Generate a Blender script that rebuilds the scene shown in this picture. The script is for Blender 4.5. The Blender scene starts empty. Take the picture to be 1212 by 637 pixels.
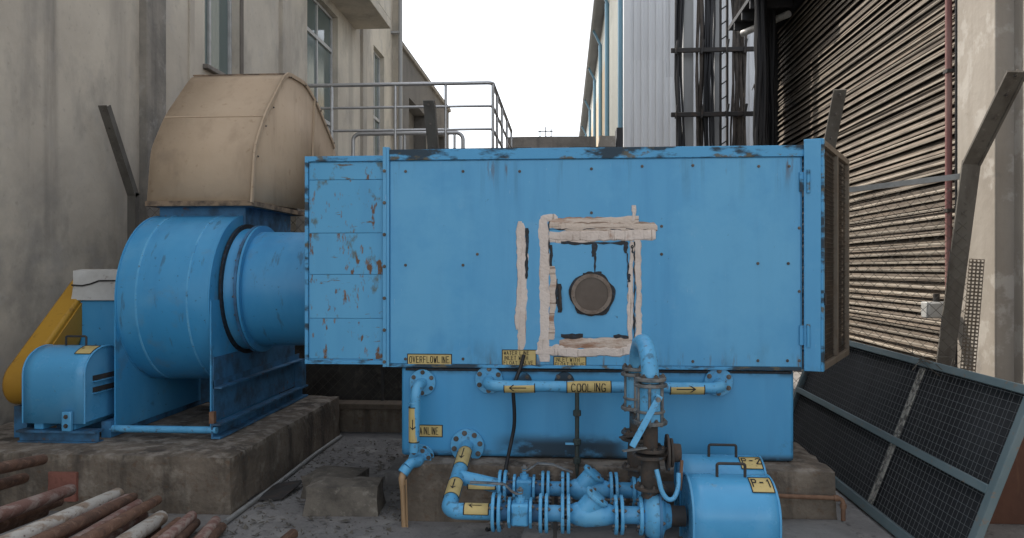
import bpy, bmesh, math, random
from mathutils import Vector, Matrix, noise
random.seed(7)
SC = bpy.context.scene
COL = SC.collection
R = math.radians
# ------------------------------------------------------------------ camera, sky, sun, exposure
CAM_H, YAW, F = 1.63, math.atan(62 / 900), 900.0
cam_data = bpy.data.cameras.new('camera'); cam = bpy.data.objects.new('camera', cam_data); COL.objects.link(cam)
cam.location = (0, 0, CAM_H); cam.rotation_euler = (R(90), 0, YAW)
cam_data.sensor_width = 36.0; cam_data.lens = 36.0 * F / 1212.0
cam_data.clip_start = 0.05; cam_data.clip_end = 2000
SC.camera = cam
SUN_EL, SUN_DIR = R(50), Vector((-0.75, 0.66, 0)).normalized()
world = bpy.data.worlds.new('World'); SC.world = world; world.use_nodes = True
wn = world.node_tree.nodes; wl = world.node_tree.links
sky = wn.new('ShaderNodeTexSky'); sky.sky_type = 'NISHITA'; sky.sun_disc = False
sky.sun_elevation = SUN_EL; sky.sun_rotation = math.atan2(SUN_DIR.x, SUN_DIR.y)
sky.air_density = 1.0; sky.dust_density = 1.6; sky.ozone_density = 0.6
hz = wn.new('ShaderNodeHueSaturation'); hz.inputs['Saturation'].default_value = 0.30   # hazy, milky air
wl.new(sky.outputs[0], hz.inputs['Color']); wl.new(hz.outputs[0], wn['Background'].inputs[0]); wn['Background'].inputs[1].default_value = 0.13
sun_data = bpy.data.lights.new('sun', 'SUN'); sun = bpy.data.objects.new('sun', sun_data); COL.objects.link(sun)
sun_data.energy = 2.0; sun_data.angle = R(0.6); sun_data.color = (1.0, 0.93, 0.83)
sdir = Vector((SUN_DIR.x * math.cos(SUN_EL), SUN_DIR.y * math.cos(SUN_EL), math.sin(SUN_EL)))
sun.rotation_euler = (-sdir).to_track_quat('-Z', 'Y').to_euler(); sun.location = (-8, 10, 18)
SC.view_settings.view_transform = 'Standard'; SC.view_settings.look = 'None'
SC.view_settings.exposure = 1.52; SC.view_settings.gamma = 1.0; SC.view_settings.use_curve_mapping = False
try:
    SC.cycles.use_denoising = True; SC.cycles.max_bounces = 6
except Exception: pass

# ------------------------------------------------------------------ measuring helpers (photo pixel + known plane -> metres)
_c, _s = math.cos(YAW), math.sin(YAW)
def at(u, v, Y):
    a, b = (u - 606) / F, (318.5 - v) / F
    t = Y / (_c + a * _s)
    return Vector((t * (a * _c - _s), Y, CAM_H + t * b))
def atX(u, v, X):
    a, b = (u - 606) / F, (318.5 - v) / F
    t = X / (a * _c - _s)
    return Vector((X, t * (_c + a * _s), CAM_H + t * b))
def atZ(u, v, Z):
    a, b = (u - 606) / F, (318.5 - v) / F
    t = (Z - CAM_H) / b
    return Vector((t * (a * _c - _s), t * (_c + a * _s), Z))

# ------------------------------------------------------------------ materials
MATS = {}
def mat(name, base, rough=0.6, metal=0.0, layers=(), bump=None, rand=0.0, spec=0.4, alpha=None, trans=0.0):
    """layers: (scale xyz or number, detail, lo, hi, colour, strength[, rough]) noise masks mixed over the base"""
    m = bpy.data.materials.new(name); m.use_nodes = True; MATS[name] = m
    nt = m.node_tree; N = nt.nodes; L = nt.links
    b = N['Principled BSDF']
    b.inputs['Roughness'].default_value = rough; b.inputs['Metallic'].default_value = metal
    b.inputs['Specular IOR Level'].default_value = spec
    if trans: b.inputs['Transmission Weight'].default_value = trans
    tc = N.new('ShaderNodeTexCoord'); oi = N.new('ShaderNodeObjectInfo')
    add = N.new('ShaderNodeVectorMath'); add.operation = 'ADD'
    mul = N.new('ShaderNodeMath'); mul.operation = 'MULTIPLY'; mul.inputs[1].default_value = 37.0
    L.new(oi.outputs['Random'], mul.inputs[0]); L.new(tc.outputs['Object'], add.inputs[0]); L.new(mul.outputs[0], add.inputs[1])
    vec = add.outputs[0]
    cur = None
    col = N.new('ShaderNodeRGB'); col.outputs[0].default_value = (*base, 1); cur = col.outputs[0]
    rcur = None
    for i, ly in enumerate(layers):
        sc, det, lo, hi, c2, st = ly[:6]
        mp = N.new('ShaderNodeMapping'); mp.inputs['Scale'].default_value = (sc, sc, sc) if not hasattr(sc, '__len__') else sc
        mp.inputs['Location'].default_value = (i * 3.7, i * 1.9, i * 5.3)
        L.new(vec, mp.inputs[0])
        nz = N.new('ShaderNodeTexNoise'); nz.inputs['Scale'].default_value = 1.0; nz.inputs['Detail'].default_value = det
        nz.inputs['Roughness'].default_value = 0.62
        L.new(mp.outputs[0], nz.inputs['Vector'])
        rg = N.new('ShaderNodeMapRange'); rg.inputs[1].default_value = lo; rg.inputs[2].default_value = hi
        rg.inputs[3].default_value = 0; rg.inputs[4].default_value = st
        L.new(nz.outputs['Fac'], rg.inputs[0])
        mask = rg.outputs[0]
        for (axn, w0, w1, w2, w3) in (ly[7] if len(ly) > 7 else ()):      # where on the thing the stain sits
            sp = N.new('ShaderNodeSeparateXYZ'); L.new(tc.outputs['Object'], sp.inputs[0])
            for lo_, hi_ in ((w0, w1), (w3, w2)):
                r2 = N.new('ShaderNodeMapRange'); r2.interpolation_type = 'SMOOTHSTEP'; r2.inputs[1].default_value = min(lo_, hi_); r2.inputs[2].default_value = max(lo_, hi_)
                r2.inputs[3].default_value = 0 if lo_ < hi_ else 1; r2.inputs[4].default_value = 1 if lo_ < hi_ else 0
                L.new(sp.outputs[axn], r2.inputs[0]); mm = N.new('ShaderNodeMath'); mm.operation = 'MULTIPLY'
                L.new(mask, mm.inputs[0]); L.new(r2.outputs[0], mm.inputs[1]); mask = mm.outputs[0]
        mx = N.new('ShaderNodeMix'); mx.data_type = 'RGBA'
        L.new(mask, mx.inputs[0]); L.new(cur, mx.inputs[6]); mx.inputs[7].default_value = (*c2, 1)
        cur = mx.outputs[2]
        if len(ly) > 6:
            mr = N.new('ShaderNodeMix'); mr.data_type = 'FLOAT'
            L.new(mask, mr.inputs[0])
            if rcur: L.new(rcur, mr.inputs[2])
            else: mr.inputs[2].default_value = rough
            mr.inputs[3].default_value = ly[6]; rcur = mr.outputs[0]
    if rand:
        hs = N.new('ShaderNodeHueSaturation'); mr = N.new('ShaderNodeMapRange')
        mr.inputs[3].default_value = 1 - rand; mr.inputs[4].default_value = 1 + rand
        L.new(oi.outputs['Random'], mr.inputs[0]); L.new(mr.outputs[0], hs.inputs['Value']); L.new(cur, hs.inputs['Color']); cur = hs.outputs[0]
    L.new(cur, b.inputs['Base Color'])
    if rcur: L.new(rcur, b.inputs['Roughness'])
    if bump:
        bs, bst, bd = bump
        nz = N.new('ShaderNodeTexNoise'); nz.inputs['Scale'].default_value = bs; nz.inputs['Detail'].default_value = 6
        L.new(vec, nz.inputs['Vector'])
        bp = N.new('ShaderNodeBump'); bp.inputs['Strength'].default_value = bst; bp.inputs['Distance'].default_value = bd
        L.new(nz.outputs['Fac'], bp.inputs['Height']); L.new(bp.outputs[0], b.inputs['Normal'])
    return m

BL = (0.074, 0.312, 0.548); BL2 = (0.12, 0.37, 0.585); BLD = (0.042, 0.205, 0.41)
RUST = (0.15, 0.07, 0.022); GRIME = (0.028, 0.026, 0.022)
blue = mat('blue_paint', BL, 0.42, layers=[((1.2, 1.2, .35), 4, .40, .70, BL2, .55), ((6, 6, .7), 4, .50, .80, BLD, .45), (3.1, 8, .62, .70, (.15, .36, .55), .35),
        (26, 5, .70, .76, GRIME, .75, .8), ((70, 70, 11), 4, .69, .73, (.36, .50, .62), .55), ((14, 14, .8), 6, .54, .70, (.045, .13, .20), .5, .6, [(2, 1.0, 1.36, 1.6, 1.7)]), ((9, 9, 2.5), 7, .52, .66, (.05, .12, .17), .5, .65, [(2, -.3, -.2, .03, .22)]),
        ((1.1, 1.1, 1.1), 7, .52, .64, (.14, .41, .62), .45, .5), ((20, 20, 3), 7, .60, .66, (.14, .09, .05), .8, .85, [(2, -.3, -.2, .01, .12)]), ((18, 18, 2), 7, .62, .68, (.13, .08, .045), .7, .85, [(2, 1.15, 1.34, 1.6, 1.7)]), ((16, 16, 6), 7, .62, .67, (.12, .09, .06), .7, .85, [(0, 1.36, 1.5, 2, 3)])], bump=(1.8, .30, .03))
blue_rust = mat('blue_paint_rusted', (0.082, .325, .54), 0.48, layers=[((1.2, 1.2, .5), 4, .40, .70, BL2, .5), ((5, 5, .7), 4, .50, .78, BLD, .35),
        ((8, 8, 5), 6, .59, .66, (.11, .11, .06), .75, .8), ((11, 11, 4.5), 7, .61, .645, RUST, .95, .9), ((24, 24, 7), 5, .62, .67, (.2, .10, .03), .8, .9), ((5, 5, 22), 6, .635, .67, (.14, .085, .03), .85, .9)], bump=(6, .15, .02))
blue_trim = mat('blue_paint_peeling', BL, 0.5, layers=[((2.2, 2.2, 6), 6, .50, .56, GRIME, .9, .85), ((7, 7, 12), 6, .58, .64, (.13, .11, .07), .9, .9)], bump=(14, .3, .01))
blue_fan = mat('blue_paint_fan', (0.042, 0.262, 0.50), 0.38, layers=[((2, 2, 1.2), 4, .4, .75, BL2, .5), ((7, 3, 1), 5, .5, .8, BLD, .5), (4.5, 8, .58, .70, (.13, .2, .25), .4, .6),
        (30, 5, .66, .72, GRIME, .75, .8), ((1.6, 1.6, 1.6), 8, .54, .64, (.11, .34, .54), .5, .55), ((14, 3, 3), 7, .60, .66, (.05, .10, .14), .55, .7)], bump=(2.4, .3, .025))
blue_pipe = mat('blue_paint_pipe', (0.10, .36, .60), 0.40, layers=[(9, 5, .48, .72, (.05, .24, .44), .7), (5, 7, .52, .62, (.16, .42, .62), .5, .55), (34, 6, .60, .68, (.10, .075, .05), .7, .8), (16, 7, .60, .66, (.05, .09, .11), .6, .75)], bump=(40, .12, .004))
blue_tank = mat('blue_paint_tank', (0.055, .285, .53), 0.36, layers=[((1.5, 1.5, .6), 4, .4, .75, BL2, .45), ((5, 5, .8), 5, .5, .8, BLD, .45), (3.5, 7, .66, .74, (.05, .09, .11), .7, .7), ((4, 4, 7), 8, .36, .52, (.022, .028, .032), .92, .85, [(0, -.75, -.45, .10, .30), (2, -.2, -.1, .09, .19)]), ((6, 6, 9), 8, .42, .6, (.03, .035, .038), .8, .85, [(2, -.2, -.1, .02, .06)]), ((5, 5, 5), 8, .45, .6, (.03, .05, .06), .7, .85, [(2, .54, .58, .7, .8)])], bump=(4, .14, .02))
blue_cover = mat('blue_paint_cover', (0.080, .325, .565), 0.27, layers=[(3, 5, .45, .8, (.05, .24, .45), .55), (12, 6, .65, .71, (.17, .32, .42), .55, .6), (30, 6, .68, .73, GRIME, .8, .8), (2.2, 8, .50, .62, (.15, .38, .58), .45, .55)], bump=(2.6, .25, .02))
blue_dark = mat('blue_paint_grimy', (0.045, .16, .30), 0.55, layers=[(5, 6, .42, .68, (.03, .04, .05), .85, .8), (14, 6, .6, .68, RUST, .6, .9)], bump=(14, .2, .01))
grime_mat = mat('black_grime', (.022, .023, .024), .85, layers=[(11, 6, .5, .7, (.05, .08, .11), .7)], bump=(30, .4, .006))
tan = mat('tan_paint', (.43, .325, .225), .9, layers=[((1.2, 1.2, .6), 5, .4, .70, (.50, .39, .28), .65), ((5, 5, .8), 6, .52, .8, (.21, .15, .10), .5), (15, 7, .62, .72, (.24, .16, .09), .5), (2, 8, .60, .70, (.24, .19, .15), .4)], bump=(2.2, .45, .05), spec=.2)
tan_edge = mat('tan_paint_rusty_edge', (.24, .17, .11), .8, layers=[(9, 6, .45, .6, (.06, .045, .035), .9)], bump=(20, .4, .01))
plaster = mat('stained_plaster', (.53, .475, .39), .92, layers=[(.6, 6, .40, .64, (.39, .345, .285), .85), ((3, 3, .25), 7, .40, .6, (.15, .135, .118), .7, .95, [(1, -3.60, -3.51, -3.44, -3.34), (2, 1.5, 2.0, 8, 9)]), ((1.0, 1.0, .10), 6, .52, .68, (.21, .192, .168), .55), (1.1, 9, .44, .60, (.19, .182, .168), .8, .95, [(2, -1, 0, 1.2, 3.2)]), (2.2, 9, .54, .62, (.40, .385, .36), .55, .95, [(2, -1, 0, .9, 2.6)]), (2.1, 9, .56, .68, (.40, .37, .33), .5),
        ((1.8, 1.8, 1.0), 8, .52, .66, (.24, .225, .20), .5), (14, 8, .6, .75, (.2, .18, .15), .4)], bump=(9, .35, .02))
plaster_low = mat('dark_plaster', (.26, .235, .20), .94, layers=[(1.5, 8, .42, .62, (.14, .13, .115), .8), (3.3, 9, .56, .66, (.38, .36, .33), .6), ((4, 4, .4), 6, .5, .75, (.07, .068, .062), .7)], bump=(14, .5, .02))  # darker plaster tone for the first pilaster and the walkway supports
plaster_warm = mat('warm_plaster', (.335, .303, .262), .92, layers=[((.9, .9, .4), 6, .4, .62, (.25, .22, .185), .85), (2.6, 9, .53, .59, (.44, .41, .37), .65), (1.7, 9, .60, .64, (.22, .2, .18), .6), ((5, 5, .35), 6, .55, .8, (.23, .2, .165), .6), (18, 8, .62, .72, (.26, .22, .18), .5)], bump=(11, .35, .015))
concrete = mat('old_concrete', (.185, .15, .115), .93, layers=[(2.2, 8, .40, .64, (.07, .057, .044), .85), (6, 9, .55, .66, (.30, .26, .21), .5), ((5, 5, .6), 6, .5, .66, (.045, .038, .032), .8), (22, 8, .55, .66, (.12, .07, .04), .55), (9, 9, .48, .60, (.32, .28, .235), .6, .95, [(2, .33, .37, .5, .6)])], bump=(26, .6, .02))
concrete_grey = mat('grey_concrete', (.20, .195, .185), .93, layers=[(1.1, 8, .4, .66, (.12, .115, .108), .85), (6, 9, .55, .68, (.30, .29, .27), .5), (28, 8, .6, .72, (.07, .066, .06), .6)], bump=(30, .5, .015))
parapet_m = mat('parapet_concrete', (.25, .225, .195), .93, layers=[(2, 8, .42, .66, (.14, .125, .11), .8), ((5, 5, .6), 6, .5, .75, (.08, .075, .068), .7)], bump=(12, .5, .02))
annex_m = mat('annex_concrete', (.13, .12, .11), .93, layers=[(1.2, 8, .42, .66, (.085, .08, .075), .8)], bump=(12, .5, .02))
shade_wall_m = mat('gap_shade_masonry', (.06, .054, .047), .95, layers=[(3, 8, .42, .62, (.028, .025, .022), .85), (9, 8, .56, .66, (.12, .105, .085), .6)], bump=(14, .6, .03))  # shade behind the fence put into a very dark wall colour
ground_m = mat('yard_concrete', (.225, .215, .205), .93, layers=[(.9, 8, .4, .66, (.12, .115, .11), .85), (3.1, 9, .52, .66, (.30, .29, .27), .6), (17, 9, .57, .7, (.05, .047, .043), .75), (70, 6, .6, .7, (.27, .255, .235), .5)], bump=(40, .6, .02))
siding = mat('white_siding', (.68, .69, .70), .55, layers=[((1.5, 1.5, .1), 5, .45, .75, (.55, .555, .56), .7), ((6, 6, .3), 5, .56, .8, (.28, .27, .26), .5)], rand=.05, bump=(3, .1, .02))
siding_side = mat('cream_siding', (.50, .49, .43), .6, layers=[((1.5, 1.5, .1), 5, .45, .75, (.40, .385, .33), .7)], rand=.06)
siding_beige = mat('beige_siding', (.50, .40, .27), .6, layers=[((1.5, 1.5, .1), 5, .45, .75, (.42, .33, .22), .7)], rand=.05)
roof_m = mat('grey_roof_sheet', (.20, .205, .21), .6, layers=[(1, 5, .4, .7, (.14, .14, .14), .6)])
downpipe_m = mat('blue_downpipe', (.14, .27, .36), .5, layers=[((4, 4, .5), 5, .5, .75, (.10, .19, .26), .6)])
steel_dark = mat('dark_steel', (.035, .032, .030), .7, layers=[(10, 6, .5, .7, (.085, .055, .038), .7)], bump=(30, .3, .005))
steel_grey = mat('galvanised_steel', (.30, .30, .29), .5, .35, layers=[(8, 6, .45, .7, (.19, .18, .165), .7), (24, 6, .62, .7, (.12, .08, .05), .6)])
stainless = mat('brushed_rail_steel', (.42, .42, .42), .34, .75, layers=[(14, 5, .5, .75, (.27, .27, .27), .6)])
bare = mat('grimy_bare_steel', (.22, .22, .21), .5, .5, layers=[(16, 6, .45, .62, (.07, .085, .095), .8), (36, 6, .58, .68, RUST, .7)])
iron_brown = mat('rusty_iron', (.055, .047, .040), .85, layers=[(18, 7, .48, .68, (.12, .072, .045), .6), (11, 7, .56, .64, (.05, .14, .21), .6), (40, 7, .58, .68, (.035, .03, .028), .8)], bump=(50, .4, .006))
bolt_m = mat('bolt_steel', (.14, .125, .11), .55, .5, layers=[(60, 5, .45, .65, (.06, .045, .035), .8)], rand=.3)
rust_pipe = mat('rusted_pipe', (.15, .078, .048), .85, layers=[((22, 4, 22), 7, .42, .62, (.075, .042, .028), .85), ((30, 7, 30), 7, .56, .66, (.27, .165, .115), .6)], bump=(60, .5, .006), rand=.3)
rust_pipe_pale = mat('rusted_pipe_scaly', (.21, .11, .085), .88, layers=[((20, 3, 20), 7, .46, .60, (.34, .27, .23), .85), ((30, 6, 30), 7, .56, .66, (.10, .05, .033), .8)], bump=(60, .6, .008), rand=.2)
white_pipe = mat('limed_pipe', (.46, .43, .38), .8, layers=[((16, 2.5, 16), 7, .48, .60, (.25, .17, .11), .85), ((40, 8, 40), 7, .58, .68, (.11, .06, .04), .8)], bump=(50, .6, .008))
yellow_g = mat('yellow_guard_paint', (.42, .225, .022), .5, layers=[((2, 2, 1), 5, .42, .7, (.31, .15, .018), .7), (8, 7, .6, .7, (.12, .055, .02), .7, .85)], bump=(8, .15, .01))
yellow_l = mat('yellow_label_paint', (.52, .40, .16), .6, layers=[(14, 6, .48, .7, (.42, .30, .11), .7), (40, 6, .62, .72, (.16, .12, .06), .6)])
ink = mat('black_ink', (.018, .016, .015), .7)
white_box = mat('white_enamel', (.52, .51, .48), .5, layers=[(4, 6, .45, .7, (.36, .34, .31), .7), (14, 6, .62, .7, (.14, .10, .08), .7)])
sealant = mat('dried_sealant', (.64, .55, .485), .9, layers=[((7, 7, 2.5), 6, .45, .7, (.52, .43, .365), .7), ((9, 9, 3), 7, .64, .72, (.25, .12, .06), .7), (40, 6, .62, .7, (.66, .6, .54), .6), ((46, 46, 2.2), 5, .60, .66, (.22, .17, .13), .8), ((3, 3, 3), 6, .55, .66, (.40, .31, .25), .5)], bump=(60, .9, .008))
sealant_rust = mat('rust_stained_sealant', (.57, .47, .39), .9, layers=[((3, 3, 14), 7, .50, .64, (.26, .12, .06), .85), (24, 7, .6, .7, (.60, .53, .46), .7), ((2.2, 2.2, 50), 5, .58, .64, (.18, .12, .08), .85)], bump=(60, .9, .008))
rubber = mat('black_rubber', (.012, .012, .013), .5)
gasket = mat('tar_gasket', (.016, .016, .017), .6, layers=[(30, 6, .5, .7, (.03, .06, .10), .6)], bump=(40, .6, .006))
port_glass = mat('brown_port_glass', (.075, .055, .042), .16, layers=[(9, 6, .45, .7, (.11, .085, .07), .6)], spec=.5)
port_ring_m = mat('port_ring_metal', (.20, .16, .13), .6, .3, layers=[(20, 6, .45, .65, (.10, .07, .05), .8)])
glass_m = mat('window_glass', (.10, .135, .13), .07, layers=[((.5, .5, .3), 3, .4, .7, (.16, .19, .18), .6)], spec=.7)
curtain_m = mat('window_curtain', (.22, .26, .245), .85, layers=[((14, 14, .2), 4, .4, .65, (.12, .15, .145), .8)])
frame_white = mat('window_frame_paint', (.42, .42, .41), .5, layers=[(6, 6, .45, .7, (.28, .27, .25), .7)])
frame_brown = mat('window_reveal_paint', (.12, .10, .08), .7, layers=[(6, 6, .45, .7, (.07, .06, .05), .7)])
slat_m = mat('weathered_slat', (.155, .123, .094), .85, layers=[((3, 1.2, 3), 7, .42, .62, (.075, .058, .044), .85), ((8, .8, 8), 6, .56, .72, (.22, .19, .155), .6)], bump=(30, .4, .006), rand=.25)
slat_lit = mat('lit_slat_lip', (.24, .208, .168), .85, layers=[((3, 1.2, 3), 7, .44, .64, (.13, .108, .085), .85), ((8, 5, 8), 6, .55, .70, (.36, .325, .275), .6)], bump=(30, .4, .006), rand=.3)  # light on the slat lips put into a paler colour
dark_in = mat('dark_interior', (.030, .026, .022), .9)
canopy_m = mat('dark_canopy_sheet', (.045, .045, .048), .7, layers=[(4, 6, .45, .7, (.025, .024, .024), .7)])
cable_m = mat('cable_sheath', (.016, .016, .018), .55, rand=.3)
cable_brown = mat('dusty_cable_sheath', (.085, .07, .058), .8, layers=[(5, 6, .45, .65, (.03, .027, .025), .8)], rand=.4)
column_m = mat('grey_steel_column', (.30, .30, .295), .6, layers=[((4, 4, .4), 6, .48, .75, (.21, .205, .195), .6)])
maroon = mat('maroon_conduit', (.19, .08, .075), .6, layers=[((5, 5, 1), 6, .45, .7, (.30, .2, .17), .7)])
box_grey = mat('junction_box_grey', (.40, .40, .385), .5, layers=[(7, 6, .5, .72, (.26, .255, .24), .7)])
post_m = mat('fence_post_steel', (.115, .105, .09), .75, layers=[((6, 6, 2), 7, .45, .66, (.065, .055, .045), .8), (18, 7, .6, .7, (.20, .185, .16), .6)], bump=(30, .3, .006))
wire_m = mat('fence_wire', (.085, .075, .06), .65, .3)
mesh_wire = mat('screen_wire', (.17, .175, .175), .6, .4)
net_m = mat('black_filter_net', (.016, .017, .019), .8, layers=[((3, 3, 1), 7, .45, .7, (.038, .04, .042), .7), ((60, 60, 60), 3, .5, .7, (.012, .012, .012), .7)], bump=(120, .6, .004))
screen_frame = mat('screen_frame_paint', (.125, .165, .172), .6, layers=[((3, 3, 3), 7, .45, .68, (.085, .13, .14), .8), (16, 7, .6, .68, (.20, .13, .08), .7)])
strap_m = mat('pale_strap', (.38, .36, .31), .85, layers=[(26, 5, .48, .56, (.09, .085, .075), .9)])
rust_box = mat('rusted_sheet', (.13, .058, .035), .85, layers=[((1.5, 1.5, .8), 7, .42, .68, (.075, .035, .024), .85), ((6, 6, 1), 6, .6, .75, (.20, .10, .06), .6)], bump=(18, .3, .01))
grille_m = mat('inlet_grille_mesh', (.045, .036, .028), .75, .2, layers=[(6, 7, .45, .68, (.12, .085, .055), .7)])
grille_bar = mat('inlet_grille_bar', (.16, .135, .105), .7, layers=[(10, 7, .45, .7, (.12, .08, .05), .7)])
rubble_m = mat('rubble', (.155, .135, .11), .95, layers=[(7, 8, .42, .64, (.07, .062, .052), .85), (13, 8, .56, .66, (.27, .245, .205), .6)], bump=(40, .7, .01))
red_m = mat('red_oxide_patch', (.235, .095, .07), .9, layers=[(12, 7, .46, .66, (.14, .06, .045), .8)], bump=(40, .6, .008))
green_pipe = mat('dark_green_pipe', (.035, .05, .045), .6, layers=[(24, 6, .5, .68, (.09, .06, .04), .7)])
tan_hose = mat('tan_plastic_hose', (.40, .26, .14), .5, layers=[((20, 20, 3), 5, .48, .7, (.28, .17, .09), .6)])
small_rust = mat('small_rusty_pipe', (.16, .085, .05), .8, layers=[(20, 6, .45, .65, (.24, .14, .085), .7)])
debris_m = mat('dry_debris', (.10, .09, .075), .95, rand=.5)
timber_m = mat('old_timber', (.12, .092, .066), .9, layers=[((14, 1, 14), 6, .45, .7, (.065, .05, .038), .8)])

# ------------------------------------------------------------------ mesh helpers
def frame_of(axis):
    a = Vector(axis).normalized()
    up = Vector((0, 0, 1)) if abs(a.z) < .9 else Vector((1, 0, 0))
    e1 = a.cross(up).normalized(); e2 = a.cross(e1).normalized()
    return a, e1, e2
class MB:
    def __init__(s): s.v, s.f, s.sm = [], [], []
    def add(s, vs, fs, smooth=False):
        o = len(s.v); s.v += [Vector(p) for p in vs]
        for f in fs: s.f.append([i + o for i in f]); s.sm.append(smooth)
        return s
    def box(s, a, b):
        x0, y0, z0 = [min(a[i], b[i]) for i in range(3)]; x1, y1, z1 = [max(a[i], b[i]) for i in range(3)]
        return s.add([(x0,y0,z0),(x1,y0,z0),(x1,y1,z0),(x0,y1,z0),(x0,y0,z1),(x1,y0,z1),(x1,y1,z1),(x0,y1,z1)],
              [(0,3,2,1),(4,5,6,7),(0,1,5,4),(1,2,6,5),(2,3,7,6),(3,0,4,7)])
    def bar(s, p, q, w, h, up=(0, 0, 1)):
        """box beam from p to q; w across, h along up"""
        p, q = Vector(p), Vector(q); d = (q - p).normalized(); up = Vector(up)
        e1 = d.cross(up)
        if e1.length < 1e-4: e1 = d.cross(Vector((1, 0, 0)))
        e1.normalize(); e2 = e1.cross(d).normalized()
        vs = []
        for c in (p, q):
            for a, b in ((-1,-1),(1,-1),(1,1),(-1,1)): vs.append(c + e1 * a * w / 2 + e2 * b * h / 2)
        return s.add(vs, [(3,2,1,0),(4,5,6,7),(0,1,5,4),(1,2,6,5),(2,3,7,6),(3,0,4,7)])
    def rings(s, rings, caps=True, smooth=True, closed=False):
        o = len(s.v); n = len(rings[0])
        for r in rings: s.v += [Vector(p) for p in r]
        k = len(rings)
        for i in range(k if closed else k - 1):
            for j in range(n):
                a, b = i * n + j, i * n + (j + 1) % n
                c, d = ((i + 1) % k) * n + (j + 1) % n, ((i + 1) % k) * n + j
                s.f.append([o + a, o + b, o + c, o + d]); s.sm.append(smooth)
        if caps and not closed:
            s.f.append([o + j for j in range(n)][::-1]); s.sm.append(False)
            s.f.append([o + (k - 1) * n + j for j in range(n)]); s.sm.append(False)
        return s
    def tube(s, path, r, n=16, caps=True, wob=0.0):
        P = [Vector(p) for p in path]; rs = r if hasattr(r, '__len__') else [r] * len(P)
        t = (P[1] - P[0]).normalized(); _, e1, e2 = frame_of(t); out = []
        for i, p in enumerate(P):
            if 0 < i < len(P) - 1: t2 = ((P[i + 1] - p).normalized() + (p - P[i - 1]).normalized()).normalized()
            elif i == 0: t2 = (P[1] - P[0]).normalized()
            else: t2 = (P[-1] - P[-2]).normalized()
            q = t.rotation_difference(t2); e1 = q @ e1; e2 = q @ e2; t = t2
            ring = []
            for j in range(n):
                a = 2 * math.pi * j / n; rr = rs[i] * (1 + (random.uniform(-wob, wob) if wob else 0))
                ring.append(p + e1 * math.cos(a) * rr + e2 * math.sin(a) * rr)
            out.append(ring)
        return s.rings(out, caps)
    def cyl(s, p, q, r, n=20, r2=None): return s.tube([p, q], [r, r if r2 is None else r2], n)
    def lathe(s, c, axis, prof, n=40, caps=True):
        """prof: (along, radius)"""
        a, e1, e2 = frame_of(axis); c = Vector(c)
        return s.rings([[c + a * h + e1 * math.cos(2*math.pi*j/n) * r + e2 * math.sin(2*math.pi*j/n) * r for j in range(n)] for h, r in prof], caps)
    def ring(s, c, axis, r0, r1, th, n=40):
        a, e1, e2 = frame_of(axis); c = Vector(c)
        prof = [(-th/2, r0), (-th/2, r1), (th/2, r1), (th/2, r0)]
        return s.rings([[c + a * h + (e1 * math.cos(2*math.pi*j/n) + e2 * math.sin(2*math.pi*j/n)) * r for j in range(n)] for h, r in prof], False, True, True)
    def prism(s, poly, vec, smooth=False):
        """extrude polygon (list of 3-D points) by vec"""
        n = len(poly); vec = Vector(vec); o = len(s.v)
        s.v += [Vector(p) for p in poly] + [Vector(p) + vec for p in poly]
        s.f.append([o + i for i in range(n)][::-1]); s.sm.append(False)
        s.f.append([o + n + i for i in range(n)]); s.sm.append(False)
        for i in range(n): s.f.append([o + i, o + (i + 1) % n, o + n + (i + 1) % n, o + n + i]); s.sm.append(smooth)
        return s
    def build(s, name, m, parent=None, bevel=0, seg=2, origin=None, weld=False):
        me = bpy.data.meshes.new(name)
        off = world_of(parent) if parent else (Vector(origin) if origin is not None else Vector((0, 0, 0)))
        loc = Vector(origin) - off if (parent and origin is not None) else (off if not parent else Vector((0, 0, 0)))
        if parent and origin is not None: off = Vector(origin)
        me.from_pydata([p - off for p in s.v], [], s.f)
        me.polygons.foreach_set('use_smooth', [bool(x) for x in s.sm])
        bm = bmesh.new(); bm.from_mesh(me)
        if weld: bmesh.ops.remove_doubles(bm, verts=bm.verts, dist=1e-5)
        bmesh.ops.recalc_face_normals(bm, faces=bm.faces); bm.to_mesh(me); bm.free()
        me.update()
        try: me.set_sharp_from_angle(angle=R(38))
        except Exception: pass
        return link(name, me, m, parent, loc, bevel, seg)
def world_of(o):
    p = Vector((0, 0, 0))
    while o: p = p + o.location; o = o.parent
    return p
def link(name, me, m, parent=None, loc=(0, 0, 0), bevel=0, seg=2):
    o = bpy.data.objects.new(name, me); COL.objects.link(o); o.location = loc
    if parent: o.parent = parent
    if m is not None and not me.materials: me.materials.append(m)
    if bevel:
        md = o.modifiers.new('Bevel', 'BEVEL'); md.width = bevel; md.segments = seg; md.limit_method = 'ANGLE'; md.angle_limit = R(40); md.harden_normals = False
        for p in me.polygons: p.use_smooth = True
        try: me.set_sharp_from_angle(angle=R(38))
        except Exception: pass
    return o
def tag(o, label, cat, group=None):
    o['label'] = label; o['category'] = cat
    if group: o['group'] = group
    return o
def thing(name, loc, label, cat, group=None):
    o = bpy.data.objects.new(name, None); COL.objects.link(o); o.location = loc; o.empty_display_size = .2
    return tag(o, label, cat, group)
def struct(o): o['kind'] = 'structure'; return o
def stuff(o): o['kind'] = 'stuff'; return o
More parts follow.
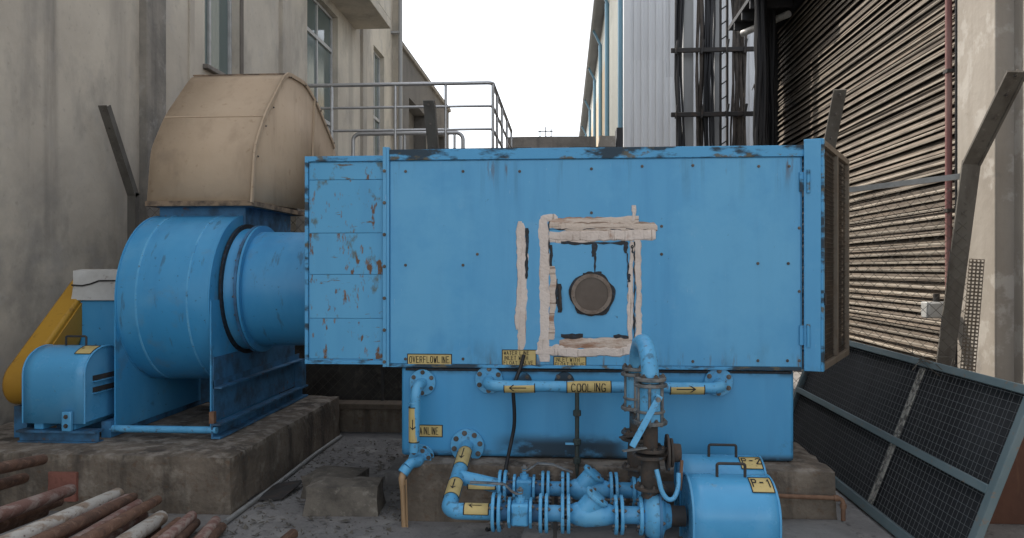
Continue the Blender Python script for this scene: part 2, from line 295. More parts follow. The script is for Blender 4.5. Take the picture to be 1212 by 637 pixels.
def fillet(pts, r, seg=7):
    P = [Vector(p) for p in pts]; out = [P[0]]
    for i in range(1, len(P) - 1):
        a, b, c = P[i-1], P[i], P[i+1]; d1 = (a - b).normalized(); d2 = (c - b).normalized()
        ang = d1.angle(d2); t = r / math.tan(ang / 2); p1, p2 = b + d1 * t, b + d2 * t
        cen = b + (d1 + d2).normalized() * (r / math.sin(ang / 2)); v1, v2 = p1 - cen, p2 - cen
        tot = v1.angle(v2); ax = v1.cross(v2).normalized()
        for k in range(seg + 1): out.append(cen + Matrix.Rotation(tot * k / seg, 3, ax) @ v1)
    out.append(P[-1]); return out
def rough_box(a, b, res=.12, amp=.012, bev=.02, seed=0, origin=None):
    """weathered concrete block: bevelled, subdivided, edges worn by noise"""
    bm = bmesh.new()
    a, b = Vector(a), Vector(b); c = (a + b) / 2; d = b - a
    bmesh.ops.create_cube(bm, size=1)
    for v in bm.verts: v.co = Vector((v.co.x * d.x, v.co.y * d.y, v.co.z * d.z)) + c
    for ax in range(3):
        n = max(1, int(d[ax] / res))
        for k in range(1, n):
            pl = Vector((0, 0, 0)); pl[ax] = a[ax] + d[ax] * k / n; no = Vector((0, 0, 0)); no[ax] = 1
            bmesh.ops.bisect_plane(bm, geom=bm.verts[:] + bm.edges[:] + bm.faces[:], plane_co=pl, plane_no=no)
    for v in bm.verts:
        on = [ax for ax in range(3) if abs(abs(v.co[ax] - c[ax]) - d[ax] / 2) < 1e-5]
        nz = noise.noise_vector(v.co * 3.1 + Vector((seed, seed, seed)))
        n2 = noise.noise(v.co * 9 + Vector((seed, 0, seed)))
        if v.co.z > a.z + 1e-4: v.co += nz * amp
        if len(on) >= 2 and v.co.z > a.z + .02:
            k = bev * (.6 + 1.2 * abs(n2))
            for ax in on:
                if ax != 2 or v.co.z > c.z: v.co[ax] -= math.copysign(k, v.co[ax] - c[ax])
    mb = MB(); mb.add([v.co.copy() for v in bm.verts], [[v.index for v in f.verts] for f in bm.faces]); bm.free()
    return mb
# shared bolt: hex head plus washer and stud, axis +Z
_bolt_me = None
def bolt(parent, p, axis, size=.011, m=None, name='bolt'):
    global _bolt_me
    if _bolt_me is None:
        b = MB(); b.cyl((0,0,0), (0,0,.25), 1.35, 12); b.cyl((0,0,.25), (0,0,1.0), 1.0, 6); b.cyl((0,0,1.0), (0,0,1.5), .5, 8)
        _bolt_me = bpy.data.meshes.new('bolt'); _bolt_me.from_pydata(b.v, [], b.f); _bolt_me.materials.append(bolt_m)
    o = bpy.data.objects.new(name, _bolt_me); COL.objects.link(o)
    o.parent = parent; o.location = Vector(p) - world_of(parent); o.scale = (size,) * 3
    o.rotation_mode = 'QUATERNION'; o.rotation_quaternion = Vector((0, 0, 1)).rotation_difference(Vector(axis).normalized())
    return o
def flange(parent, c, axis, r, th, nb=6, m=None, bs=.010, phase=.3, bolts=True, back=False):
    f = MB().lathe(Vector(c) - Vector(axis).normalized() * th / 2, axis, [(0, r - .003), (.003, r), (th - .003, r), (th, r - .003)], 36).build('flange', m or blue_pipe, parent)
    if bolts:
        a, e1, e2 = frame_of(axis)
        for k in range(nb):
            t = 2 * math.pi * k / nb + phase
            p = Vector(c) + (e1 * math.cos(t) + e2 * math.sin(t)) * (r * .78)
            bolt(f, p + a * th / 2, a, bs)
            if back: bolt(f, p - a * th / 2, -a, bs)
    return f
# ---- hand-lettered strokes
GL = {'O': [[(.2,0),(0,.3),(0,.7),(.2,1),(.7,1),(.9,.7),(.9,.3),(.7,0),(.2,0)]], 'V': [[(0,1),(.42,0),(.9,1)]],
 'E': [[(.85,1),(0,1),(0,0),(.9,0)],[(0,.52),(.7,.52)]], 'R': [[(0,0),(0,1),(.7,1),(.85,.8),(.7,.52),(0,.5)],[(.4,.5),(.9,0)]],
 'F': [[(.85,1),(0,1),(0,0)],[(0,.52),(.7,.52)]], 'L': [[(0,1),(0,0),(.8,0)]], 'W': [[(0,1),(.22,0),(.46,.7),(.7,0),(.95,1)]],
 'I': [[(.4,1),(.4,0)]], 'N': [[(0,0),(0,1),(.8,0),(.8,1)]], 'A': [[(0,0),(.42,1),(.88,0)],[(.18,.36),(.7,.36)]],
 'T': [[(0,1),(.9,1)],[(.45,1),(.45,0)]], 'H': [[(0,1),(0,0)],[(.8,1),(.8,0)],[(0,.5),(.8,.5)]],
 'C': [[(.85,.85),(.6,1),(.2,1),(0,.7),(0,.3),(.2,0),(.6,0),(.85,.15)]], 'G': [[(.85,.85),(.6,1),(.2,1),(0,.7),(0,.3),(.2,0),(.7,0),(.85,.2),(.85,.45),(.5,.45)]],
 'D': [[(0,0),(0,1),(.5,1),(.85,.7),(.85,.3),(.5,0),(0,0)]], 'P': [[(0,0),(0,1),(.7,1),(.85,.76),(.7,.5),(0,.5)]],
 '1': [[(.2,.8),(.45,1),(.45,0)]], '2': [[(0,.8),(.25,1),(.7,1),(.85,.75),(0,0),(.9,0)]], '-': [[(.1,.5),(.7,.5)]], ' ': [],
 '<': [[(1.9,.5),(0,.5)],[(.45,.85),(0,.5),(.45,.15)]], '>': [[(0,.5),(1.9,.5)],[(1.45,.85),(1.9,.5),(1.45,.15)]]}
def lettering(parent, lines, mapfn, h, w, sw, gap=1.32, name='lettering', rnd=.05, seed=1):
    """lines of strokes; mapfn(s, t) places them on the surface; s right, t up"""
    rg = random.Random(seed); mb = MB()
    for li, txt in enumerate(lines):
        x = 0; y0 = -(li + 1) * h * 1.35
        for ch in txt:
            dy = rg.uniform(-rnd, rnd) * h; sk = rg.uniform(-.06, .06)
            for st in GL[ch]:
                pts = [(x + (px + sk * py) * w, y0 + dy + py * h) for px, py in st]
                for (ax, ay), (bx, by) in zip(pts[:-1], pts[1:]):
                    dx, dyy = bx - ax, by - ay; ln = math.hypot(dx, dyy) or 1e-6
                    ux, uy = dx / ln, dyy / ln; hw = sw / 2 * rg.uniform(.85, 1.15); nx, ny = -uy * hw, ux * hw
                    ax2, ay2, bx2, by2 = ax - ux * hw * .8, ay - uy * hw * .8, bx + ux * hw * .8, by + uy * hw * .8
                    k = 3; ring = []
                    for i in range(k + 1):
                        f = i / k; cx, cy = ax2 + (bx2 - ax2) * f, ay2 + (by2 - ay2) * f
                        ring.append((mapfn(cx + nx, cy + ny), mapfn(cx - nx, cy - ny)))
                    o = len(mb.v)
                    for a, b in ring: mb.v += [Vector(a), Vector(b)]
                    for i in range(k): mb.f.append([o+2*i, o+2*i+1, o+2*i+3, o+2*i+2]); mb.sm.append(False)
            x += w * gap * (1.9 if ch in '<>' else (.62 if ch in 'I1 ' else 1))
    return mb.build(name, ink, parent)

# ================================================================== THE SETTING
g = MB().add([(-300,-300,0),(300,-300,0),(300,300,0),(-300,300,0)], [(0,1,2,3)]).build('ground', ground_m); struct(g)

# ---- left factory building: long wall along the yard
WX = -4.6; BH = 12.0; BY0, BY1 = 1.0, 20.6
bld = thing('factory_building', (WX, 10, 0), 'tall grey-brown stained plaster factory building at left behind the fan', 'building')
openings = [(9.45, 10.5, 4.25, 6.3), (13.35, 15.2, 3.47, 6.75), (18.1, 19.2, 4.2, 7.05)]
def wall_with_holes(mb, X, th, y0, y1, z0, z1, holes):
    ys = sorted({y0, y1, *[h[0] for h in holes], *[h[1] for h in holes]}); 
    for a, b in zip(ys[:-1], ys[1:]):
        hs = [h for h in holes if h[0] <= a + 1e-6 and h[1] >= b - 1e-6]
        zs = [z0] + [z for h in sorted(hs, key=lambda q: q[2]) for z in (h[2], h[3])] + [z1]
        for k in range(0, len(zs), 2):
            if zs[k+1] - zs[k] > 1e-4: mb.box((X - th, a, zs[k]), (X, b, zs[k+1]))
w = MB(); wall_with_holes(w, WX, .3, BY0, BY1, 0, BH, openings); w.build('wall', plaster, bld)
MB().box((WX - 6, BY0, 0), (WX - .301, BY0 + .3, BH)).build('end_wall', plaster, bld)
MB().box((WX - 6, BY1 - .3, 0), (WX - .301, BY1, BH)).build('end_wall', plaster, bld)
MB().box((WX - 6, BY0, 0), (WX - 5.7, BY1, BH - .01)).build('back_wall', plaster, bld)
MB().box((WX - 6.1, BY0 - .1, BH), (WX + .06, BY1 + .1, BH + .25)).build('roof_slab', parapet_m, bld)
MB().box((WX - .02, 7.95, 0), (WX + .09, 8.35, BH)).build('pilaster', plaster_low, bld, bevel=.012)
for y0, y1, d in ((9.02, 9.14, .03), (12.0, 12.4, .07), (16.9, 17.25, .07)):
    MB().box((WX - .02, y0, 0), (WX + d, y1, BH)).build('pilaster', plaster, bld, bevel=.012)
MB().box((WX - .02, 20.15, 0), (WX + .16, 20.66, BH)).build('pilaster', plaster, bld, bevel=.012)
def window(y0, y1, z0, z1, mull, trans, curtain=True, kick=None, nm='window'):
    fx = WX - .14
    fr = MB(); t = .055
    for a, b in (((y0, z0), (y0 + t, z1)), ((y1 - t, z0), (y1, z1)), ((y0 + t, z0), (y1 - t, z0 + t)), ((y0 + t, z1 - t), (y1 - t, z1))):
        fr.box((fx - .05, a[0], a[1]), (fx + .03, b[0], b[1]))
    win = fr.build(nm, frame_white, bld, bevel=.006)
    for yy in mull: MB().box((fx - .045, yy - .025, z0 + t), (fx + .024, yy + .025, z1 - t)).build('mullion', frame_white, win)
    for zz in trans: MB().box((fx - .04, y0 + t, zz - .035), (fx + .034, y1 - t, zz + .035)).build('transom', frame_white, win)
    ys = [y0 + t] + list(mull) + [y1 - t]; zs = [z0 + t] + list(trans) + [z1 - t]
    for ya, yb in zip(ys[:-1], ys[1:]):
        for k, (za, zb) in enumerate(zip(zs[:-1], zs[1:])):
            mt = frame_white if (kick and k == 0) else glass_m
            MB().box((fx - .012, ya + .01, za + .01), (fx - .004, yb - .01, zb - .01)).build('panel' if (kick and k == 0) else 'pane', mt, win)
    if curtain:
        n = 40; cu = MB(); pts = [(fx - .10 + .018 * math.sin(i * 1.9), y0 + (y1 - y0) * i / n) for i in range(n + 1)]
        for (xa, ya), (xb, yb) in zip(pts[:-1], pts[1:]): cu.add([(xa, ya, z0), (xb, yb, z0), (xb, yb, z1), (xa, ya, z1)], [(0,1,2,3)], True)
        cu.build('curtain', curtain_m, win)
    MB().box((fx - .3, y0 - .2, z0 - .2), (fx - .28, y1 + .2, z1 + .2)).build('dark_room', dark_in, win)
    return win
w1 = window(*openings[0], [9.85], [], True)
MB().box((WX - .12, 9.4, 4.19), (WX + .07, 10.55, 4.249)).build('sill', parapet_m, w1, bevel=.008)
MB().box((WX - .13, 10.503, 4.25), (WX + .012, 10.62, 6.3)).build('reveal_trim', frame_brown, w1, bevel=.006)
w2 = window(*openings[1], [14.27], [4.55, 6.05], True, kick=True, nm='glazed_door')
w3 = window(*openings[2], [18.65], [5.4], True)
MB().box((WX - .1, 12.9, 6.93), (WX + .78, 16.55, 7.12)).build('sunshade', plaster, bld, bevel=.01)
MB().box((WX + .68, 12.9, 7.121), (WX + .78, 16.55, 7.6)).build('sunshade_upstand', plaster, bld, bevel=.01)
dp = MB(); dp.tube(fillet([(WX + .24, 20.0, BH - .2), (WX + .24, 20.0, 6.0), (WX + .24, 20.0, .15)], .1), .055, 12)
for z in (2.5, 5.2, 7.9, 10.4): dp.box((WX + .0, 19.93, z), (WX + .25, 20.07, z + .05))
dp.build('drainpipe', column_m, bld)

# ---- lower annex further back
anx = thing('annex_building', (WX, 25, 0), 'lower grey plaster annex with flat parapet beyond the far end of the tall building', 'building')
a = MB(); wall_with_holes(a, WX + .02, .4, 20.9, 30.0, 0, 7.85, [(22.2, 25.0, 4.0, 6.7), (26.2, 29.0, 4.0, 6.7)]); a.build('wall', annex_m, anx)
MB().box((WX - 5, 20.9, 0), (WX - .6, 30, 7.3)).build('rear_block', parapet_m, anx)
MB().box((WX - .62, 20.95, 0), (WX - .385, 29.95, 7.2)).build('inner_wall', annex_m, anx)
MB().box((WX - .5, 20.85, 7.852), (WX + .10, 30.05, 8.0)).build('coping', parapet_m, anx, bevel=.02)

# ---- walkway slab with tube railing
PLZ = 3.45
pl = thing('walkway_platform', (-2.9, 14, 0), 'raised concrete walkway platform beside the left building behind the blue cabinet', 'platform')
MB().box((WX + .02, 12.0, PLZ - .28), (-1.02, 16.6, PLZ)).build('slab', parapet_m, pl, bevel=.02)
MB().box((WX + .17, 12.3, 0), (-1.25, 12.55, PLZ - .281)).build('support_wall', plaster_low, pl)
MB().box((-1.5, 15.9, 0), (-1.2, 16.2, PLZ - .281)).build('column', plaster_low, pl)
rl = thing('walkway_railing', (-2.9, 12.1, PLZ), 'three-bar steel tube railing around the raised walkway edge', 'railing')
RX = at(583, 100, 12.1).x; RZ = at(583, 98, 12.1).z; RYE = 16.4
levels = [RZ, RZ - .37, RZ - .74]
for k, z in enumerate(levels):
    MB().tube(fillet([(WX + .02, 12.1, z), (RX, 12.1, z), (RX, RYE, z)], .09), .032 if k == 0 else .021, 12).build('rail', stainless, rl)
for x in (-4.45, -3.76, -2.72, -1.9): MB().cyl((x, 12.1, PLZ), (x, 12.1, RZ), .023, 10).build('post', stainless, rl)
for y in (12.1 + .05, 12.9, 13.9, 15.1, RYE): MB().cyl((RX, y, PLZ), (RX, y, RZ), .026, 10).build('post', stainless, rl)
lr = thing('low_handrail', (-2.7, 13, PLZ), 'low bent tube handrail standing on the walkway behind the taller railing', 'railing')
lz = at(480, 158, 13).z; x0, x1 = at(418, 158, 13).x, at(548, 158, 13).x
MB().tube(fillet([(x0, 13, PLZ), (x0, 13, lz), (x1, 13, lz), (x1, 13, PLZ)], .12), .035, 12).build('hoop', stainless, lr)
for u in (479, 538): x = at(u, 158, 13).x; MB().cyl((x, 13, PLZ), (x, 13, lz), .024, 10).build('post', stainless, lr)

# ---- far parapet wall between the two buildings
fp = thing('boundary_wall', (0, 17.3, 0), 'weathered concrete boundary wall seen between walkway railing and white shed', 'wall')
z1 = at(650, 160, 17).z
rough_box((-1.3, 17, 0), (.72, 17.4, z1), .45, .03, .03, 3).build('wall', parapet_m, fp)
rough_box((.74, 16.9, 0), (1.14, 17.45, z1 - .02), .4, .02, .02, 5).build('pier', plaster_warm, fp)
MB().box((1.16, 17.0, 0), (1.30, 17.5, z1 + .15)).build('dark_end_post', canopy_m, fp)
for (x, h) in ((-.55, .25), (-.42, .32), (-.3, .28)): MB().cyl((x, 17.2, z1 - .1), (x, 17.2, z1 + h - .1), .015, 6).build('starter_bar', steel_dark, fp)
MB().cyl((-.6, 17.2, z1 + .12), (-.25, 17.2, z1 + .12), .012, 6).build('starter_bar', steel_dark, fp)

# ---- white corrugated shed
SX, SY, SZ, SYE, EX = 1.56, 20.0, 11.5, 66.0, 1.12
shed = thing('corrugated_shed', (6, 30, 0), 'long white corrugated metal shed with grey eaves and blue downpipes', 'shed')
def ribbed(p0, p1, z0, z1, depth, nrm, nrib=5):
    """ribbed sheet between plan points p0 and p1"""
    mb = MB(); p0, p1 = Vector(p0), Vector(p1); nrm = Vector(nrm); prof = []
    for i in range(nrib):
        for f, o in ((0, 0), (.55, 0), (.66, 1), (.89, 1)): prof.append((p0.lerp(p1, (i + f) / nrib), o))
    prof.append((p1, 0))
    lo = [Vector((p.x, p.y, z0)) + nrm * depth * o for p, o in prof]; hi = [Vector((p.x, p.y, z1)) + nrm * depth * o for p, o in prof]
    n = len(prof); mb.v += lo + hi
    for i in range(n - 1): mb.f.append([i, i + 1, n + i + 1, n + i]); mb.sm.append(False)
    return mb
x = SX + .12; k = 0
while x < 10:
    x2 = x + .92
    zc = 7.0 if k % 2 == 0 else 6.55
    ribbed((x, SY - .02 - .006 * (k % 2), 0), (x2 + .03, SY - .02 - .006 * (k % 2), 0), 0, zc + .06, .035, (0, -1, 0)).build('siding_sheet', siding, shed)
    ribbed((x, SY - .012 + .006 * (k % 2), 0), (x2 + .03, SY - .012 + .006 * (k % 2), 0), zc, SZ + 1.2, .035, (0, -1, 0)).build('siding_sheet', siding, shed)
    x = x2; k += 1
MB().box((SX - .02, SY - .07, 0), (SX + .16, SY + .2, SZ)).build('corner_flashing', siding, shed, bevel=.01)
y = SY + .2; k = 0
while y < SYE:
    L_ = 1.1 if y < 34 else 3.2
    y2 = min(y + L_, SYE)
    ribbed((SX, y, 0), (SX, y2, 0), 0, 5.4, .03, (-1, 0, 0), 5 if L_ < 2 else 8).build('side_sheet', siding_side, shed)
    ribbed((SX, y, 0), (SX, y2, 0), 5.4, 9.6, .03, (-1, 0, 0), 5 if L_ < 2 else 8).build('side_sheet', siding_beige if 26 < y < 48 else siding_side, shed)
    ribbed((SX, y, 0), (SX, y2, 0), 9.6, SZ, .03, (-1, 0, 0), 5 if L_ < 2 else 8).build('side_sheet', siding_side, shed)
    y = y2; k += 1
MB().box((SX + .12, SY + .03, 0), (12, SYE, SZ - .05)).build('shed_core', siding, shed)
MB().prism([(EX, SY - .25, SZ), (13, SY - .25, SZ + 2.2), (13, SY - .25, SZ + 2.35), (EX, SY - .25, SZ + .14)], (0, SYE - SY + .5, 0)).build('roof', roof_m, shed)
MB().box((EX - .05, SY - .25, SZ - .16), (EX + .05, SYE + .2, SZ + .13)).build('gutter', roof_m, shed)
for y in (26.3, 31.2, 37, 44, 52, 60):
    MB().bar((EX + .05, y, SZ - .12), (SX - .03, y, SZ - .85), .07, .09).build('eave_bracket', downpipe_m, shed)
    MB().cyl((SX - .1, y, 0), (SX - .1, y, SZ - .75), .075, 10).build('downpipe', downpipe_m, shed)
MB().cyl((SX - .06, SY + .35, 0), (SX - .06, SY + .35, SZ), .085, 12).build('downpipe', downpipe_m, shed)

# ---- cable rack in front of the shed
RY = 17.0
rack = thing('cable_rack', (3.3, RY, 0), 'tall steel cable rack with two light columns and black cross arms before the shed', 'rack')
ux = lambda u, Y=RY: at(u, 100, Y).x
MB().box((ux(808), RY - .1, 0), (ux(820), RY + .12, 9.5)).build('column', column_m, rack, bevel=.01)
MB().box((ux(845), RY - .05, 0), (ux(851), RY + .12, 9.5)).build('column', column_m, rack, bevel=.01)
for u in (853, 861): MB().box((ux(u) - .025, RY - .02, 0), (ux(u) + .02, RY + .06, 9.5)).build('ladder_rail', steel_dark, rack)
z = .4
while z < 9.3:
    MB().bar((ux(853), RY, z), (ux(861), RY, z + .1), .03, .025).build('rung', steel_dark, rack); z += .33
for v in (63, 138):
    z = at(840, v, RY).z
    for y in (RY - .3,): MB().box((ux(792), y, z - .055), (ux(893), y + .06, z + .045)).build('cross_arm', steel_dark, rack, bevel=.01)
    for u in (797, 827, 856, 877): MB().bar((ux(u), RY - .33, z - .1), (ux(u) + .05, RY - .33, z + .2), .05, .04).build('clamp', steel_dark, rack)
def bundle(u0, u1, Y, n, m, label, ztop=9.3, r=(.02, .04), amp=.05, zbot=0.0):
    t = thing('cable_bundle', (at((u0+u1)/2, 100, Y).x, Y, 0), label, 'cables', 'vertical cable runs beside the shed')
    xa, xb = at(u0, 100, Y).x, at(u1, 100, Y).x
    for i in range(n):
        x = xa + (xb - xa) * (i + .5) / n; rr = random.uniform(*r); ph = random.uniform(0, 6); yy = Y - .13 + random.uniform(-.05, .04)
        pts = [(x + amp * math.sin(ph + k * .9) * random.uniform(.3, 1), yy + amp * .6 * math.sin(ph * 2 + k * .7), zbot + (ztop - zbot) * k / 16) for k in range(17)]
        MB().tube(pts, rr, 7).build('cable', m, t)
    return t
bundle(799, 807, RY - .02, 6, cable_m, 'thin run of black cables left of the wide grey rack column')
bundle(823, 831, RY, 5, cable_brown, 'sparse dusty cables just right of the wide grey rack column')
bundle(831, 844, RY - .02, 9, cable_m, 'thick black cable run in the middle of the rack')
bundle(864, 881, RY - .02, 12, cable_brown, 'broad dusty brown cable run on the right of the rack')

# ---- louvred building at right
LX, LY0, LY1, LZ0, LZ1 = 3.9, 7.95, 14.4, .25, 6.1
lv = thing('louvre_building', (LX + .5, 11, 0), 'brown building side with a wall of weathered horizontal louvre slats at right', 'building')
MB().box((LX + .14, LY0 - .04, 0), (LX + .2, LY1, LZ1 + .5)).build('dark_backing', dark_in, lv)
MB().box((LX + .2, LY0, 0), (LX + 7, LY1, LZ1 + .6)).build('core', dark_in, lv)
MB().box((LX - .06, LY1, 0), (LX + .5, LY1 + .35, LZ1 + .4)).build('corner_post', canopy_m, lv)
MB().box((LX - .03, LY0 + .02, 0), (LX + .135, LY1 - .02, LZ0)).build('kerb', concrete, lv, bevel=.01)
MB().box((LX - .02, LY0 + .02, LZ1), (LX + .138, LY1 - .01, LZ1 + .5)).build('lintel', canopy_m, lv)
slat_variants = []
for q in range(12):
    rg = random.Random(q); mb = MB(); n = 8; rows = []
    wv = [rg.uniform(-.0022, .0022) for _ in range(n + 1)]; tw = [rg.uniform(-.05, .05) for _ in range(n + 1)]
    for i in range(n + 1):
        y = LY0 + .03 + (LY1 - LY0 - .06) * i / n; t = R(60 if q < 7 else 66) + tw[i] * .7
        wdt = .070 if q < 7 else .031
        c0 = Vector((0, y, wv[i])); d = Vector((-math.cos(t), 0, -math.sin(t))) * wdt / 2; nn = Vector((-math.sin(t), 0, math.cos(t))) * .004
        bow = nn * 1.8
        rows.append([c0 - d - nn, c0 + bow - nn, c0 + d - nn, c0 + d + nn, c0 + bow + nn, c0 - d + nn])
    mb.rings(rows, True, False)
    me = bpy.data.meshes.new('slat'); me.from_pydata([p - Vector((0, 11, 0)) for p in mb.v], [], mb.f); me.materials.append(slat_m if q < 7 else slat_lit); slat_variants.append(me)
z = LZ0 + .06; k = 0
while z < LZ1 - .03:
    o = link('slat', slat_variants[random.randrange(7) if k % 2 else random.randrange(7, 12)], slat_m, lv, (-.5 + (.07 if k % 2 else .045) + random.uniform(-.010, .010), 0, z))
    o.rotation_euler = (random.uniform(-.0022, .0022), random.uniform(-.22, .16), random.uniform(-.0015, .0015))
    z += random.choice((.043, .045, .046, .047, .048, .058)); k += 1
MB().box((LX - .75, 11.9, LZ1 + .12), (LX - .02, LY1 + .5, LZ1 + .2)).build('canopy_sheet', canopy_m, lv)
for y in (12.0, 12.6, 13.2, 13.8, 14.4): MB().box((LX - .74, y, LZ1 - .02), (LX - .03, y + .07, LZ1 + .118)).build('canopy_rib', canopy_m, lv)
MB().box((LX - .58, LY0 + .02, LZ1 + .12), (LX - .021, 11.899, LZ1 + .2)).build('eave_sheet', canopy_m, lv)
MB().tube([(LX - .62, 14.3, LZ1 - .12), (LX - .1, 13.2, LZ1 - .14)], .06, 10).build('pale_pipe_stub', white_box, lv)
bundle(892, 903, 13.0, 8, cable_m, 'dense black cables hanging in front of the far end of the louvres', ztop=6.15, r=(.03, .055), amp=.035)
bundle(902, 912, 13.6, 7, cable_m, 'innermost black cables tucked against the louvre corner', ztop=6.15, r=(.03, .05), amp=.03)

tp = thing('shade_tarpaulin', (3.4, 13.6, 0), 'dark ragged tarpaulin added below the canopy to shade the far louvre end', 'tarpaulin')  # added sheet, sized and slanted to cast shade on the louvres
mb = MB(); nA, nB = 14, 16; G = []
for i in range(nA + 1):
    f = i / nA; row = []
    for j in range(nB + 1):
        h = j / nB; w_ = .035 * math.sin(f * 17 + h * 2) + .02 * math.sin(h * 11 + f * 5); row.append(Vector((3.27 + .27 * f + w_, 13.05 + 1.3 * f, .02 + 6.15 * h)))
    G.append(row)
for i in range(nA):
    for j in range(nB): mb.add([G[i][j], G[i+1][j], G[i+1][j+1], G[i][j+1]], [(0,1,2,3)], True)
o = mb.build('sheet', canopy_m, tp); md = o.modifiers.new('Solidify', 'SOLIDIFY'); md.thickness = .006
for z in (2.0, 4.6): MB().tube([(3.22, 13.0, z), (3.16, 12.95, z + .1), (3.13, 12.98, z + .02)], [.05, .03, .004], 6).build('torn_flap', canopy_m, tp)

# ---- right plaster wall with pilaster
rw = thing('plaster_wall', (4.0, 5.5, 0), 'sunlit cream plaster wall at the right edge beyond the leaning screen', 'wall')
MB().box((4.0, 1.5, 0), (4.35, 7.1, 7.0)).build('wall', plaster_warm, rw)
MB().box((3.84, 7.07, 0), (4.3, 7.74, 7.0)).build('pilaster', plaster_warm, rw, bevel=.015)
MB().box((3.90, 7.741, 0), (4.12, 7.90, 7.0)).build('jamb', plaster_warm, rw, bevel=.01)
cd = thing('conduit', (3.86, 7.86, 0), 'thin maroon vertical conduit on the edge of the louvre wall', 'conduit')
MB().cyl((3.855, 7.93, 0), (3.855, 7.93, 6.9), .032, 12).build('pipe', maroon, cd)
MB().cyl((3.865, 7.80, .2), (3.865, 7.80, 6.9), .014, 8).build('wire', cable_m, cd)
for z in (.8, 2.2, 3.6, 5.0): MB().box((3.82, 7.885, z), (3.90, 7.975, z + .035)).build('clip', steel_dark, cd)
jb = thing('junction_box', (3.8, 7.8, 1.15), 'small grey electrical junction box on the maroon conduit', 'junction box')
p = at(1109, 367, 7.75)
MB().box((p.x - .12, 7.7, p.z - .08), (p.x + .10, 7.83, p.z + .08)).build('box', box_grey, jb, bevel=.012)
MB().box((p.x - .105, 7.685, p.z - .068), (p.x + .085, 7.699, p.z + .068)).build('lid', box_grey, jb, bevel=.006)
MB().cyl((p.x + .0, 7.76, p.z + .08), (p.x + .0, 7.76, p.z + .16), .03, 10).build('gland', steel_dark, jb)
MB().cyl((p.x + .07, 7.76, p.z - .14), (p.x + .07, 7.76, p.z - .08), .025, 10).build('gland', steel_dark, jb)

# perforated strip leaning on the wall
ps = thing('perforated_strip', (3.75, 6.9, 0), 'narrow perforated metal strip leaning behind the rightmost fence post', 'metal strip')
mb = MB(); A = Vector((3.50, 6.98, .02)); B = Vector((3.66, 7.03, 1.72)); d = (B - A); ln = d.length; d.normalize(); e = Vector((.88, -.47, 0)) ; e = (e - d * e.dot(d)).normalized(); nn = d.cross(e)
nc, nr, W = 4, 52, .12
cw, chh = W / nc, ln / nr
for i in range(nr):
    for j in range(nc):
        o = A + d * (i * chh) + e * (j * cw - W / 2)
        a1, b1 = cw * .24, chh * .24
        q = [o, o + e * cw, o + e * cw + d * chh, o + d * chh]; h = [o + e * a1 + d * b1, o + e * (cw - a1) + d * b1, o + e * (cw - a1) + d * (chh - b1), o + e * a1 + d * (chh - b1)]
        mb.add(q + h, [(0,1,5,4),(1,2,6,5),(2,3,7,6),(3,0,4,7)])
o = mb.build('perforated_plate', grille_bar, ps); md = o.modifiers.new('Solidify', 'SOLIDIFY'); md.thickness = .003

# ---- chain link fence with cranked posts
FY = 7.6
fence = thing('chain_link_fence', (0, FY, 0), 'rusty chain link fence with cranked steel posts behind the blue cabinet', 'fence')
def fpost(x, y, zk, lean, w, arm=(0, -.50, .80)):
    base = Vector((x - lean[0], y - lean[1], 0)); kn = Vector((x, y, zk)); tip = kn + Vector(arm)
    mb = MB(); 
    for a, b in ((base, kn), (kn - (kn - base).normalized() * .03, tip)):
        d = (b - a).normalized()
        mb.bar(a, b, w, w * .14, up=(0, -1, .001)); 
        off = Vector((w * .44, w * .42, 0)); mb.bar(a + off, b + off, w * .14, w * .85, up=(0, -1, .001))
    po = mb.build('post', post_m, fence)
    for t in (.25, .5, .75, .95): 
        q = kn.lerp(tip, t); bolt(po, q + Vector((0, -w * .08, 0)), (0, -1, .3), w * .10, name='wire_hook')
fpost(-4.48, FY, 2.42, (0, 0), .085); fpost(-1.28, FY, 2.42, (0, 0), .10); fpost(2.50, FY, 2.46, (0, 0), .115)
K = at(1150, 190, 6.75); fpost(K.x, K.y, K.z, (.10, -.45), .15, (.02, -.62, .60))
for (xa, ya, za, xb, yb, zb) in ((-4.33, FY, 2.33, -1.28, FY, 2.33), (-1.28, FY, 2.33, 2.5, FY, 2.37), (2.5, FY, 2.37, K.x, K.y + .03, K.z - .12)):
    MB().bar((xa, ya + .05, za), (xb, yb + .05, zb), .035, .05).build('top_rail', post_m if xa < 2 else steel_grey, fence)
def chain(p0, p1, z0, z1, s=.105, r=.0022):
    mb = MB(); p0, p1 = Vector(p0), Vector(p1); L_ = (p1 - p0).length; H_ = z1 - z0; d = (p1 - p0).normalized()
    def P(a, b): return p0 + d * a + Vector((0, 0, z0 + b))
    def seg(a0, b0, a1, b1, off):
        nrm = Vector((-d.y, d.x, 0)) * off; A, B = P(a0, b0) + nrm, P(a1, b1) + nrm; t, e1, e2 = frame_of(B - A)
        ring = lambda C: [C + (e1 * math.cos(k * 2.094) + e2 * math.sin(k * 2.094)) * r for k in range(3)]
        mb.rings([ring(A), ring(B)], False, True)
    n = int((L_ + H_) / s)
    for i in range(n + 1):
        c = i * s - H_
        a0, b0 = max(c, 0), max(-c, 0); ln = min(L_ - a0, H_ - b0)
        if ln > .01: seg(a0, b0, a0 + ln, b0 + ln, .002)
        c = i * s; a0, b0 = min(c, L_), max(0, c - L_); ln = min(a0, H_ - b0)
        if ln > .01: seg(a0, b0, a0 - ln, b0 + ln, -.002)
    return mb
